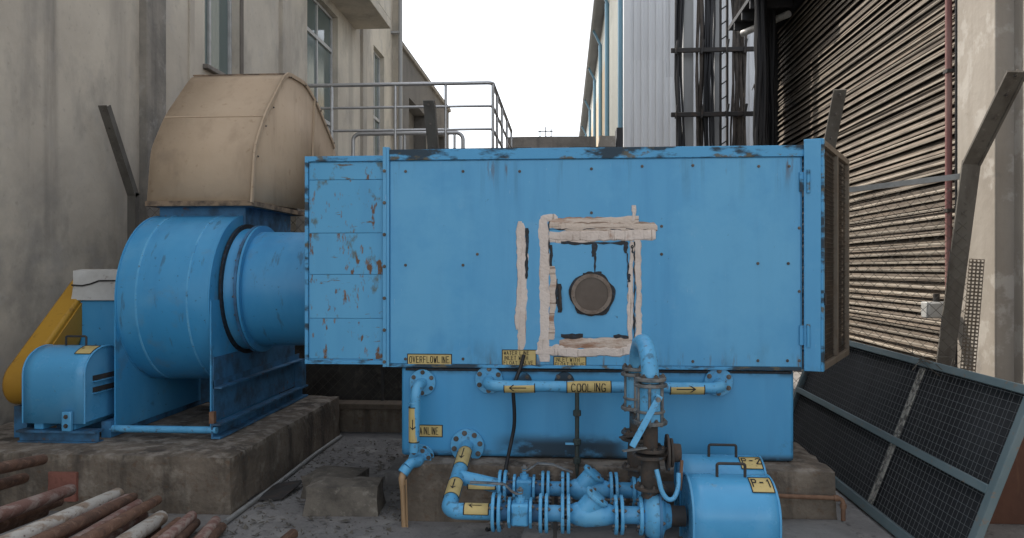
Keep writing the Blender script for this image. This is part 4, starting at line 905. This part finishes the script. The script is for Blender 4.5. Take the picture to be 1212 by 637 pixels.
# ================================================================== PIPEWORK
def band(parent, p, q, r, txt=None, seed=1, face=None, up=None, hgt=None, wid=None, sw=.005, part=False, gap=1.3, wrap=1.0):
    """painted label band round a pipe from p to q with black edge rings; lettering on the side facing the yard"""
    p, q = Vector(p), Vector(q); a = (q - p).normalized(); L_ = (q - p).length
    n_ = Vector(face or (0, -1, 0)); n_ = (n_ - a * n_.dot(a)).normalized(); t_ = n_.cross(a).normalized() * -1
    if up is not None and t_.dot(Vector(up)) < 0: t_ = -t_
    ang = math.pi * wrap
    mb = MB(); K_ = 18
    for k in range(K_):
        t0, t1 = -ang + 2 * ang * k / K_, -ang + 2 * ang * (k + 1) / K_
        f = lambda t: (n_ * math.cos(t) + t_ * math.sin(t)) * (r + .0015)
        mb.add([p + f(t0), q + f(t0), q + f(t1), p + f(t1)], [(0,1,2,3)], True)
    b = mb.build('label_band', yellow_l, parent)
    for c in (p, q):
        mb = MB()
        for k in range(K_):
            t0, t1 = -ang + 2 * ang * k / K_, -ang + 2 * ang * (k + 1) / K_
            f = lambda t: (n_ * math.cos(t) + t_ * math.sin(t)) * (r + .0025)
            mb.add([c - a * .003 + f(t0), c + a * .003 + f(t0), c + a * .003 + f(t1), c - a * .003 + f(t1)], [(0,1,2,3)], True)
        mb.build('band_edge', ink, b)
    if wrap < .9:
        mb = MB()
        for t in (-ang, ang):
            c = (n_ * math.cos(t) + t_ * math.sin(t)) * (r + .002); mb.bar(p + c, q + c, .005, .003)
        mb.build('band_edge', ink, b)
    if txt:
        h = hgt or r * .9; w = wid or h * .6
        wtot = sum(w * gap * (1.9 if ch in '<>' else (.62 if ch in 'I1 ' else 1)) for ch in txt)
        s0 = (L_ - wtot) / 2 + w * .1
        lettering(b, [txt], lambda s, t: p + a * (s0 + s) + (n_ * math.cos((t + h * .85) / r) + t_ * math.sin((t + h * .85) / r)) * (r + .0032), h, w, sw, gap, seed=seed)
    return b
GP = 'pump suction pipework parts'
# ---- overflow pipe
op = thing('overflow_pipe', (-.97, 4.9, .4), 'blue overflow pipe bending down the left end of the tank', 'pipe')
c = at(500, 453, TY - .02); ox = at(490, 500, 4.88).x
flange(op, (c.x, TY - .012, c.z), (0, -1, 0), .088, .022, 6, blue_pipe, .011, .5)
zl = at(492, 535, 4.88).z
MB().tube(fillet([(c.x, TY - .02, c.z), (c.x - .02, 4.88, c.z - .01), (ox, 4.88, zl)], .075, 9), .033, 20).build('pipe', blue_pipe, op)
band(op, at(490, 482, 4.88), at(490, 523, 4.88), .033, '>', 2, hgt=.045, wid=.032, sw=.006)
MB().cyl((ox, 4.88, at(490, 477, 4.88).z - .004), (ox, 4.88, at(490, 477, 4.88).z + .004), .0345, 20).build('weld_ring', blue_pipe, op)
c = at(499, 541, TY - .02)
flange(op, (c.x, TY - .012, c.z), (0, -1, 0), .082, .022, 6, blue_pipe, .011, .2)
flange(op, (c.x, TY - .075, c.z), (0, -1, 0), .076, .020, 6, blue_pipe, .011, .2)
e = at(482, 553, 4.80)
MB().tube(fillet([(c.x, TY - .05, c.z), (c.x, 4.88, c.z), (e.x + .02, 4.82, e.z + .02), tuple(e)], .03, 5), .034, 18).build('drain_elbow', blue_pipe, op)
MB().cyl(e, e + Vector((-.025, -.02, -.035)), .036, 16).build('drain_socket', blue_pipe, op)
th = thing('drain_hose', (e.x, 4.78, 0), 'thin tan plastic drain hose hanging from the overflow elbow to the ground', 'hose')
e2 = e + Vector((-.02, -.02, -.03))
MB().tube([e2, e2 + Vector((-.006, -.02, -.03)), e2 + Vector((-.004, -.02, -.08)), (e.x - .02, 4.76, .22), (e.x - .01, 4.755, .0)], [.021, .022, .018, .017, .017], 12).build('hose', tan_hose, th)
MB().tube([e2 + Vector((.012, -.03, -.07)), (e.x + .006, 4.74, .3), (e.x + .012, 4.745, .0)], .006, 8).build('tie_rod', tan_hose, th)

# ---- cooling manifold
cm = thing('cooling_pipe', (.25, 4.88, .87), 'long horizontal blue cooling pipe across the tank with yellow bands', 'pipe')
MY = 4.88; mz = at(700, 458, MY).z; mxl, mxr = at(579, 455, TY).x, at(850, 455, TY).x
for mx in (mxl, mxr): flange(cm, (mx, TY - .012, mz + .02), (0, -1, 0), .092, .024, 6, blue_pipe, .012, .5)
MB().tube(fillet([(mxl, TY - .02, mz + .015), (mxl, MY, mz), (mxr, MY, mz), (mxr, TY - .02, mz + .015)], .07, 8), .036, 22).build('pipe', blue_pipe, cm)
band(cm, at(597, 458, MY), at(633, 458, MY), .036, '<', 3, up=(0,0,1), hgt=.05, wid=.055, sw=.006)
band(cm, at(671, 458, MY), at(723, 458, MY), .036, 'COOLING', 4, up=(0,0,1), hgt=.048, wid=.026, sw=.006)
band(cm, at(793, 460, MY), at(833, 460, MY), .036, '>', 5, up=(0,0,1), hgt=.05, wid=.060, sw=.006)
for u, s in ((612, .05), (624, .05), (661, .05), (674, .05)):
    p = at(u, 446, TY); bolt(cm, (p.x, TY - .001, p.z), (0, -1, 0), .014)
for u in (618, 668):
    p = at(u, 452, TY); MB().lathe((p.x, TY - .001, p.z), (0, -1, 0), [(0, .066), (.012, .064)], 28).build('blank_flange', blue_tank, cm)
gp = thing('vertical_drop_pipe', (.08, 4.95, .38), 'thin dark green vertical pipe with unions hanging below the cooling pipe', 'pipe')
gx = at(683, 500, 4.88).x
MB().cyl((gx, MY, mz - .034), (gx, MY, .30), .014, 12).build('pipe', green_pipe, gp)
for v in (489, 523, 545): z = at(683, v, MY).z; MB().lathe((gx, MY, z - .022), (0, 0, 1), [(0, .016), (.006, .026), (.038, .026), (.044, .016)], 8).build('union', green_pipe, gp)
z = at(670, 525, MY).z; MB().box((gx - .075, MY - .012, z - .006), (gx - .014, MY + .004, z + .006)).build('lever', blue_pipe, gp)

# ---- black cable from cabinet down to the pumps
bc = thing('black_cable', (-.3, 4.95, .2), 'black rubber cable hanging from the cabinet seam past the cooling pipe', 'cable')
pth = [at(620, 420, 4.97), at(616, 436, 4.96), at(610, 450, 4.94), at(607, 463, 4.93), at(609, 485, 4.94), at(609, 505, 4.95), at(604, 528, 4.95), at(599, 552, 4.83), at(594, 580, 4.80), at(588, 605, 4.78), at(576, 650, 4.70)]
pp = []
for i in range(len(pth) - 1):
    for k in range(4): pp.append(pth[i].lerp(pth[i+1], k / 4))
pp.append(Vector((pth[-1].x, pth[-1].y, .015)))
for _ in range(3): pp = [pp[0]] + [(pp[i-1] + pp[i] * 2 + pp[i+1]) / 4 for i in range(1, len(pp) - 1)] + [pp[-1]]
MB().tube(pp, .0125, 10).build('sheath', rubber, bc)

# ---- suction header from the tank, with two pump lines
LZ, Y1_, Y2_ = .305, 4.13, 4.55; PR = .044
hd = thing('suction_header', (-.63, 4.5, .3), 'thick blue suction pipe leaving the tank bottom and bending right', 'pipe')
hx = at(530, 600, Y1_).x
ft = at(553, 528, TY - .02)
flange(hd, (ft.x, TY - .014, ft.z), (0, -1, 0), .112, .026, 8, blue_pipe, .013, .2)
MB().tube(fillet([(ft.x, TY - .02, ft.z), (ft.x, 4.93, ft.z - .012), (hx, Y1_, LZ), (-.40, Y1_, LZ)], .07, 9), PR, 24).build('pipe', blue_pipe, hd)
tpt = Vector((ft.x, 4.93, ft.z - .012)).lerp(Vector((hx, Y1_, LZ)), (4.93 - Y2_) / (4.93 - Y1_))
MB().tube([tpt, (-.36, Y2_, LZ + .015)], PR * .98, 22).build('branch', blue_pipe, hd)
q0 = Vector((ft.x, 4.93, ft.z - .012)); q1 = Vector((hx, Y1_, LZ))
band(hd, q0.lerp(q1, .04), q0.lerp(q1, .34), PR, '>', 6, face=(0, -.5, 1), hgt=.036, wid=.08, sw=.006, wrap=.42)
band(hd, q0.lerp(q1, .60), q0.lerp(q1, .84), PR, '>', 7, face=(0, -.5, 1), hgt=.036, wid=.06, sw=.006, wrap=.42)
band(hd, (-.545, Y1_, LZ), (-.41, Y1_, LZ), PR, '<', 8, face=(0, -.55, 1), hgt=.035, wid=.035, sw=.005, wrap=.36)
band(hd, (-.575, Y2_, LZ + .014), (-.41, Y2_, LZ + .015), PR, '<', 9, face=(0, -.55, 1), hgt=.035, wid=.035, sw=.005, wrap=.36)

def pump_line(Y, where, wn_):
    z = LZ + (.012 if Y > 4.3 else 0)
    def pr_(par, x, th=.018): return flange(par, (x, Y, z), (1, 0, 0), .104, th, 6, blue_pipe, .0095, .5, True, True)
    bv = thing('ball_valve', (-.235, Y, .085), 'blue flanged ball valve with flat steel lever in the %s suction line' % where, 'valve', 'suction line ball valves')
    pr_(bv, -.384); pr_(bv, -.352); 
    for xa, xb in ((-.343, -.30), (-.175, -.135)): MB().tube([(xa, Y, z), (xb, Y, z)], PR * 1.05, 20).build('neck', blue_dark, bv)
    mb = MB(); mb.box((-.288, Y - .052, z - .062), (-.192, Y + .052, z + .058)); mb.build('body', blue_pipe, bv, bevel=.012)
    for x in (-.298, -.182): 
        pl_ = MB().prism([(x - .008, Y + .082 * math.cos(t), z + .082 * math.sin(t)) for t in [math.pi / 8 + k * math.pi / 4 for k in range(8)]], (.016, 0, 0)).build('end_plate', blue_pipe, bv, bevel=.003)
        for k in range(4): t = math.pi / 4 + k * math.pi / 2; bolt(pl_, (x + (.008 if x > -.2 else -.008), Y + .066 * math.cos(t), z + .066 * math.sin(t)), (1 if x > -.2 else -1, 0, 0), .009)
    pr_(bv, -.128); pr_(bv, -.096)
    mb = MB(); mb.cyl((-.24, Y, z + .058), (-.24, Y, z + .085), .026, 14); mb.cyl((-.24, Y, z + .085), (-.24, Y, z + .125), .013, 6); mb.build('stem', blue_pipe, bv)
    MB().lathe((-.24, Y, z + .118), (0, 0, 1), [(0, .02), (.008, .02), (.012, .010), (.020, .009)], 6).build('stem_nut', bare, bv)
    if Y < 4.3: pts = [(-.225, z + .108), (-.262, z + .103), (-.29, z + .118), (-.325, z + .152), (-.40, z + .158), (-.515, z + .160)]
    else: pts = [(-.255, z + .108), (-.22, z + .108), (-.19, z + .128), (-.16, z + .150), (-.07, z + .145), (.05, z + .10)]
    mb = MB()
    rows = [[(x, Y - .016, zz_ - .004), (x, Y + .016, zz_ - .004), (x, Y + .016, zz_ + .004), (x, Y - .016, zz_ + .004)] for x, zz_ in pts]
    mb.rings(rows, True, False); mb.build('lever', bare, bv, bevel=.002)
    sp = thing('spool_pipe', (-.04, Y, .085), 'short blue pipe between ball valve and strainer in the %s suction line' % where, 'pipe', 'suction line spool pipes')
    MB().tube([(-.088, Y, z), (-.02, Y, z)], PR, 22).build('pipe', blue_pipe, sp); 
    MB().box((-.06, Y - .03, .086), (-.04, Y + .03, z - PR + .006)).build('prop', steel_dark, sp)
    ys = thing('y_strainer', (.12, Y, .085), 'blue flanged Y-strainer with slanted capped branch in the %s suction line' % where, 'strainer', 'suction line strainers')
    pr_(ys, -.010); pr_(ys, .022)
    MB().lathe((.031, Y, z), (1, 0, 0), [(0, .048), (.03, .060), (.08, .069), (.13, .066), (.20, .058), (.235, .048)], 28).build('body', blue_pipe, ys)
    a = Vector((.10, Y, z)); d_ = Vector((.62, -.05, .78)).normalized()
    MB().tube([a, a + d_ * .115], [.062, .058], 24).build('branch', blue_pipe, ys)
    cp = MB().lathe(a + d_ * .112, d_, [(0, .070), (.003, .072), (.017, .072), (.020, .068)], 28).build('branch_cap', blue_pipe, ys)
    _, e1, e2 = frame_of(d_)
    for k in range(4): t = k * math.pi / 2 + .5; bolt(cp, a + d_ * .131 + (e1 * math.cos(t) + e2 * math.sin(t)) * .056, d_, .008)
    pr_(ys, .275); pr_(ys, .307)
    pu = thing('pump', (.47, Y, .085), 'blue centrifugal pump end between %s strainer and hooded motor' % where, 'pump', 'circulation pumps')
    MB().tube([(.316, Y, z), (.40, Y, z)], PR * 1.06, 22).build('suction_nozzle', blue_pipe, pu)
    pr_(pu, .408, .02)
    MB().lathe((.418, Y, z), (1, 0, 0), [(0, .08), (.02, .105), (.05, .128), (.085, .132), (.10, .12), (.12, .075), (.15, .06)], 36).build('volute', blue_pipe, pu)
    MB().ring((.505, Y, z), (1, 0, 0), .09, .142, .014, 36).build('casing_flange', blue_dark, pu)
    MB().cyl((.555, Y, z), (.645, Y, z), .055, 18).build('coupling', steel_dark, pu)
    for k in range(6): t = k * math.pi / 3; bolt(pu, (.513, Y + .128 * math.cos(t), z + .128 * math.sin(t)), (1, 0, 0), .009)
    mb = MB(); mb.box((.44, Y - .08, .086), (.50, Y + .08, z - .10)); mb.build('foot', blue_dark, pu, bevel=.006)
    return z
pump_line(Y1_, 'front', 1); pump_line(Y2_, 'rear', 2)
motor('pump_motor', .655, 1.085, Y1_ - .225, Y1_ + .225, .12, .525, .085, 'nearest blue drum-shaped motor hood with wire handle at the bottom right', 'hooded pump motors', 'P-1', 11, False, .78)
motor('pump_motor', .685, 1.150, Y2_ - .150, Y2_ + .225, .12, .520, .085, 'rear blue motor hood partly hidden behind the nearest hood', 'hooded pump motors', 'P-2', 12, False, .92)

# ---- discharge risers joined by an arch
rs = thing('discharge_riser', (.46, 4.3, .45), 'blue arched discharge riser with butterfly valve above the pumps', 'pipe')
rx1, rx2 = .462, .425; AZ = 1.005
n = 14; arc = [Vector((rx1, Y1_, .955)), Vector((rx1, Y1_, AZ))]
for k in range(1, n): t = math.pi * k / n; arc.append(Vector((rx1 + (rx2 - rx1) * (1 - math.cos(t)) / 2, (Y1_ + Y2_) / 2 - (Y2_ - Y1_) / 2 * math.cos(t), AZ + .21 * math.sin(t))))
arc += [Vector((rx2, Y2_, AZ)), Vector((rx2, Y2_, .9))]
MB().tube(arc, .047, 22).build('arch', blue_pipe, rs)
MB().tube([(rx2, Y2_, mz), (rx2, MY, mz)], .034, 18).build('cross_branch', blue_pipe, rs)
for X, Y, mm in ((rx1, Y1_, bare), (rx2, Y2_, bare)):
    fz = lambda v: CAM_H - (v - 318.5) / F * 4.10
    flange(rs, (X, Y, fz(448)), (0, 0, 1), .084, .020, 6, mm, .013, .35)
    flange(rs, (X, Y, fz(455)), (0, 0, 1), .090, .018, 6, bare, .010, .35, False)
    MB().cyl((X, Y, fz(499)), (X, Y, fz(457)), .066, 24).build('valve_body', blue_pipe, rs)
    for k in range(6):
        t = .35 + k * math.pi / 3; MB().cyl((X + .07 * math.cos(t), Y + .07 * math.sin(t), fz(503)), (X + .07 * math.cos(t), Y + .07 * math.sin(t), fz(452)), .008, 8).build('tie_bolt', bare, rs)
    flange(rs, (X, Y, fz(486)), (0, 0, 1), .078, .014, 6, bare, .009, .1, False)
    flange(rs, (X, Y, fz(499)), (0, 0, 1), .090, .020, 6, bare, .010, .35)
    MB().cyl((X, Y, fz(533)), (X, Y, fz(502)), .040, 20).build('iron_spool', iron_brown, rs)
    flange(rs, (X, Y, fz(531)), (0, 0, 1), .088, .018, 6, iron_brown, .010, .2)
    flange(rs, (X, Y, fz(539)), (0, 0, 1), .090, .018, 6, iron_brown, .010, .2, False)
    MB().lathe((X, Y, fz(576)), (0, 0, 1), [(0, .045), (.02, .052), (.08, .055), (.13, .048), (fz(541) - fz(576), .048)], 24).build('check_valve', iron_brown, rs)
    flange(rs, (X, Y, fz(576)), (0, 0, 1), .085, .018, 6, iron_brown, .010, .2)
    MB().cyl((X, Y, LZ + .10), (X, Y, fz(578)), .05, 18).build('pump_outlet', iron_brown, rs)
a, b = at(779, 473, Y1_ - .11), at(748, 529, Y1_ - .14)
lv_ = MB().bar(a + Vector((.01, 0, .02)), b, .034, .008, up=(0, -1, .1)).build('lever', blue_pipe, rs, bevel=.003)
MB().cyl(a + Vector((0, -.012, 0)), a + Vector((0, .075, 0)), .014, 10).build('lever_spindle', bare, rs)
a, b = at(733, 518, Y2_ - .1), at(765, 514, Y2_ - .08); MB().bar(a, b, .03, .006).build('lever', iron_brown, rs)
a, b = at(737, 534, Y1_ - .1), at(765, 530, Y1_ - .07); MB().bar(a, b, .03, .006).build('lever', bare, rs)
c = at(800, 536, Y1_)
MB().cyl((rx1 + .03, Y1_, c.z), (c.x, Y1_, c.z), .03, 14).build('side_branch', iron_brown, rs)
MB().lathe((c.x - .03, Y1_, c.z), (1, 0, 0), [(0, .075), (.012, .077), (.014, .05), (.05, .048), (.055, .046)], 24).build('side_cap', iron_brown, rs)
MB().ring((c.x - .045, Y1_, c.z), (1, 0, 0), .06, .098, .012, 28).build('side_flange', iron_brown, rs)
MB().tube([at(807, 545, Y1_ - .05), at(806, 565, Y1_ - .05), at(805, 580, Y1_ - .05)], .009, 8).build('gauge_stem', small_rust, rs)
bt = thing('blue_flush_tube', (.55, Y1_ - .1, .3), 'thin pale blue bent tube looping beside the pump end', 'tube')
pth = [at(777, 556, Y1_ - .08), at(780, 568, Y1_ - .10), at(783, 582, Y1_ - .10), at(790, 592, Y1_ - .10), at(798, 591, Y1_ - .10), at(803, 578, Y1_ - .08), at(803, 560, Y1_ - .05)]
pp = []
for i in range(len(pth) - 1):
    for k in range(4): pp.append(pth[i].lerp(pth[i+1], k / 4))
pp.append(pth[-1])
for _ in range(3): pp = [pp[0]] + [(pp[i-1] + pp[i] * 2 + pp[i+1]) / 4 for i in range(1, len(pp) - 1)] + [pp[-1]]
MB().tube(pp, .0125, 12).build('tube', blue_pipe, bt)
sr = thing('small_tap_pipe', (1.5, 4.80, .1), 'thin rusty pipe with elbow running along the right end of the tank plinth', 'pipe')
a, b = at(918, 587, 4.80), at(998, 590, 4.80)
MB().tube(fillet([tuple(a), tuple(b), (b.x, 4.80, .085)], .035, 5), .014, 12).build('pipe', small_rust, sr)
MB().cyl(b + Vector((-.055, 0, 0)), b + Vector((-.03, 0, 0)), .02, 12).build('elbow_collar', small_rust, sr)
MB().cyl((b.x, 4.8, b.z - .06), (b.x, 4.8, b.z - .035), .02, 12).build('elbow_collar', small_rust, sr)

# ================================================================== LEANING SCREEN, RUSTED BIN, LOOSE THINGS
scn = thing('leaning_screen', (2.2, 5.6, 0), 'large leaning steel-framed wire screen with black netting at lower right', 'screen')
SA = Vector((2.0, 4.0, .012)); L3 = Vector((.02, 3.36, 0)); U3 = Vector((.385, 0, 1.02))
ld, ud = L3.normalized(), U3.normalized(); SL, SU = L3.length, U3.length; sn = ud.cross(ld).normalized()
if sn.x > 0: sn = -sn
SP = lambda a, b, t=0: SA + ld * a + ud * b + sn * t
fw = .06
def sbar(a0, b0, a1, b1, w_, t0, t1, nm, m_):
    P0, P1 = Vector((a0, b0)), Vector((a1, b1)); d_ = (P1 - P0).normalized(); n2 = Vector((-d_.y, d_.x)) * w_ / 2
    c_ = [P0 - n2, P1 - n2, P1 + n2, P0 + n2]
    return MB().prism([SP(q.x, q.y, t0) for q in c_], sn * (t1 - t0)).build(nm, m_, scn, bevel=.004)
sbar(0, fw / 2, SL, fw / 2, fw, -.02, .02, 'frame_bar', screen_frame); sbar(0, SU - fw / 2, SL, SU - fw / 2, fw * .8, -.02, .02, 'frame_bar', screen_frame)
sbar(fw / 2, fw + .001, fw / 2, SU - fw * .9 - .001, fw, -.019, .022, 'frame_bar', screen_frame); sbar(SL - fw / 2, fw + .001, SL - fw / 2, SU - fw * .9 - .001, fw, -.019, .022, 'frame_bar', screen_frame)
sbar(fw + .001, SU * .47, SL - fw - .001, SU * .47, fw * .8, -.015, .023, 'mid_bar', screen_frame)
sbar(1.23, fw, 1.23, SU - fw, .075, -.012, -.004, 'strap', strap_m)
sbar(fw * .6, SU / 2, SL - fw * .6, SU / 2, SU - fw * 1.2, -.030, -.022, 'black_net', net_m)
wm = MB()
def wire(p, q, r=.0015):
    t, e1, e2 = frame_of(q - p); ring = lambda C: [C + (e1 * math.cos(k * 2.094) + e2 * math.sin(k * 2.094)) * r for k in range(3)]
    wm.rings([ring(p), ring(q)], False, True)
a = fw
while a < SL - fw: 
    b_ = .010 * math.sin(a * 9) + random.uniform(-.008, .008); wire(SP(a, fw * .5, .004), SP(a + b_, SU - fw * .5, .004)); a += .046
b = fw
while b < SU - fw: wire(SP(fw * .5, b, .007), SP(SL - fw * .5, b + random.uniform(-.010, .010), .007)); b += .046
stuff(wm.build('wire_grid', mesh_wire, scn))
for k in range(6):
    a0 = 1.0 + random.uniform(-.12, .25); p = SP(a0, SU - .02, .03)
    wm2 = MB().tube([p, p + Vector((random.uniform(-.1, .1), random.uniform(-.15, .15), random.uniform(-.05, .08))), p + Vector((random.uniform(-.2, .2), random.uniform(-.25, .25), random.uniform(-.08, .12)))], .003, 5).build('loose_wire', wire_m, scn)
rb = thing('rusted_bin', (2.9, 5.5, 0), 'brown rusted steel bin standing behind the near end of the leaning screen', 'bin')
X0 = 2.42
MB().box((X0, 5.06, 0), (3.35, 5.075, .74)).build('front_sheet', rust_box, rb, bevel=.004)
MB().box((X0, 5.076, 0), (X0 + .015, 5.35, .74)).build('side_sheet', rust_box, rb); MB().box((3.335, 5.076, 0), (3.35, 5.35, .74)).build('side_sheet', rust_box, rb)
MB().box((X0 + .016, 5.335, 0), (3.334, 5.35, .74)).build('back_sheet', rust_box, rb); MB().box((X0 + .016, 5.076, .02), (3.334, 5.334, .035)).build('floor_sheet', rust_box, rb)
MB().box((X0 - .012, 5.045, .741), (3.362, 5.36, .755)).build('rim', rust_box, rb, bevel=.004)

# loose rubble in the gap
def chunk(name, c, size, seed, label, cat, m_=rubble_m, group=None, rz=0):
    rg = random.Random(seed); mb = rough_box((-size[0]/2, -size[1]/2, 0), (size[0]/2, size[1]/2, size[2]), min(size) / 2.5, size[2] * .10, .016, seed)
    M = Matrix.Rotation(rz, 3, 'Z'); mb.v = [M @ p for p in mb.v]; me_o = MB(); me_o.v, me_o.f, me_o.sm = mb.v, mb.f, mb.sm
    o = me_o.build(name, m_); o.location = c; return tag(o, label, cat, group)
p = atZ(395, 612, 0)
chunk('broken_concrete_block', (p.x + .03, p.y + .16, 0), (.50, .30, .20), 21, 'broken concrete block lying nearest in the gap between plinths', 'rubble', rz=.06)
chunk('cracked_concrete_slab', (p.x - .14, p.y + .52, 0), (.40, .34, .17), 22, 'cracked concrete slab just behind the broken block in the gap', 'rubble', rz=-.12)
p = atZ(461, 535, .0)
chunk('flat_paver', (-1.22, 5.9, 0), (.30, .5, .10), 23, 'flat dark paver lying against the left end of the tank plinth', 'paver', concrete_grey, rz=.03)
o = MB(); p = atZ(318, 590, 0)
o.prism([(p.x - .13, p.y - .12, .012), (p.x + .12, p.y - .06, .012), (p.x + .16, p.y + .3, .05), (p.x - .03, p.y + .26, .03)], (0, 0, .006)); q = o.build('metal_scrap', steel_dark, origin=(p.x, p.y, 0)); tag(q, 'bent dark sheet scrap lying beside the floor pipe', 'scrap')
fp_ = thing('floor_pipe', (-2.2, 6, 0), 'long thin grey pipe lying on the ground along the fan plinth', 'pipe')
MB().tube([(-2.155, 4.7, .018), (-2.15, 5.6, .018), (-2.165, 6.5, .019), (-2.15, 7.2, .018)], .018, 10).build('pipe', steel_grey, fp_)
rg = random.Random(5); mb = MB()
for k in range(900):
    x, y = rg.uniform(-2.15, -1.08), rg.uniform(4.3, 7.2)
    if rg.random() < .25: x, y = rg.uniform(1.72, 3.9), rg.uniform(4.2, 7.0)
    if rg.random() < .3: x = rg.choice((-2.1, -1.15)) + rg.gauss(0, .06)
    s = rg.uniform(.005, .016) * (2.0 if rg.random() < .08 else 1); vs = [Vector((rg.uniform(-1, 1), rg.uniform(-1, 1), 0)) for _ in range(3)] + [Vector((rg.uniform(-.6, .6), rg.uniform(-.6, .6), rg.uniform(.5, 1.2)))]
    mb.add([Vector((x, y, 0.001)) + v * s for v in vs], [(0,1,2),(0,1,3),(1,2,3),(2,0,3)])
d_ = mb.build('gravel_debris', debris_m); stuff(d_); tag(d_, 'scattered stone chips and grit on the yard floor', 'debris')
mb = MB()
for k in range(260):
    x, y = rg.uniform(-2.1, -1.1), rg.uniform(4.4, 7.1); s = rg.uniform(.015, .04); a = rg.uniform(0, 6.3); z = .004 + rg.uniform(0, .01)
    e1 = Vector((math.cos(a), math.sin(a), rg.uniform(-.2, .4))) * s; e2 = Vector((-math.sin(a), math.cos(a), rg.uniform(-.2, .3))) * s * .4; c = Vector((x, y, z + .008))
    mb.add([c - e1, c - e2, c + e1, c + e2], [(0,1,2,3)])
d_ = mb.build('dry_leaves', debris_m); stuff(d_); tag(d_, 'dry leaves and paper bits littering the gap floor', 'litter')

# ---- pile of old pipes, lower left
DV = Vector((0, 0, 0)); a_, b_ = (384 - 606) / F, (318.5 - 478) / F
DV = Vector((a_ * _c - _s, _c + a_ * _s, b_)).normalized()
ends = [(50,540,4.45,.030,rust_pipe,'uppermost rusty brown pipe of the pile, near the left edge'), (28,562,4.42,.030,rust_pipe,'short-showing rusty pipe second from the top at the left edge'),
 (83,576,4.46,.034,rust_pipe_pale,'pinkish scaly pipe ending over the red patch on the plinth'), (70,590,4.52,.026,rust_pipe,'dark thin rusty pipe under the pinkish pipe'), (52,602,4.5,.028,rust_pipe,'dark rusty pipe lowest on the left of the pile'),
 (139,581,4.48,.036,white_pipe,'whitest lime-coated pipe in the middle of the pile'), (150,588,4.40,.034,rust_pipe_pale,'tan and brown pipe tucked under the white pipe'), (157,585,4.50,.028,rust_pipe,'orange-brown pipe right of the white pipe'), (163,593,4.49,.030,rust_pipe_pale,'mottled pink-grey pipe in the middle of the pile'),
 (186,588,4.62,.028,rust_pipe,'orange rusty pipe sticking out highest right of centre'), (190,609,4.42,.040,white_pipe,'thick pipe with crusty white top and ragged end'), (184,622,4.36,.030,rust_pipe,'dark pipe beneath the crusty white one'),
 (227,607,4.60,.030,rust_pipe_pale,'pipe with whitened tip right of the crusty pipe'), (232,615,4.58,.026,rust_pipe,'thin reddish pipe third from the right end'), (255,613,4.62,.030,rust_pipe_pale,'pinkish pipe second from the right end of the pile'), (262,620,4.60,.028,rust_pipe,'rightmost orange-brown pipe of the pile'),
 (211,614,4.50,.028,rust_pipe,'slim dark red pipe wedged between the crusty pipe and the whitened tip'), (244,624,4.52,.028,rust_pipe,'short brown pipe end low between the two rightmost pairs'), (170,606,4.46,.026,rust_pipe_pale,'thin grey-pink pipe just left of the crusty pipe'), (206,630,4.38,.030,rust_pipe,'lowest brown pipe in front of the crusty pipe'), (122,597,4.38,.028,rust_pipe_pale,'pale scaly pipe below and left of the whitest pipe'),
 (110,606,4.36,.032,rust_pipe,'dark brown pipe in the shadowed hollow of the pile')]
for i, (u, v, Y, r, m_, lab) in enumerate(ends):
    E = at(u, v + 4, Y); rg = random.Random(i); d0 = (DV + Vector((rg.uniform(-.02, .02), 0, rg.uniform(-.012, .012)))).normalized()
    Ln = rg.uniform(2.2, 2.6); mb = MB(); k = 14
    path = [E - d0 * (Ln * j / k) for j in range(k + 1)]
    a, e1, e2 = frame_of(d0); ra = r * 1.08; n = 14
    rings = []
    for j, p in enumerate(path):
        ph = rg.uniform(0, 6.3); rings.append([p + (e1 * math.cos(2*math.pi*q/n) + e2 * math.sin(2*math.pi*q/n)) * ra * (1 + .018 * noise.noise(Vector((q * .7, j * .9, i * 3)))) + (a * rg.uniform(-.006, .004) if j == 0 else Vector((0,0,0))) for q in range(n)])
    inner = [path[0] + (e1 * math.cos(2*math.pi*q/n) + e2 * math.sin(2*math.pi*q/n)) * ra * .78 for q in range(n)]
    deep = [p - a * .15 for p in inner]
    mb.rings([deep, inner] + rings, True)
    o = mb.build('scrap_pipe', m_, origin=E); tag(o, lab, 'pipe', 'pile of old pipes by the fan plinth')
pp_ = thing('scrap_pipe', atZ(345, 632, 0.03), 'single short rusty pipe end on the ground below the concrete block', 'pipe', 'pile of old pipes by the fan plinth')
p = atZ(347, 632, .035); MB().cyl(p, p - Vector((.05, .9, 0)), .032, 14).build('tube', rust_pipe, pp_)
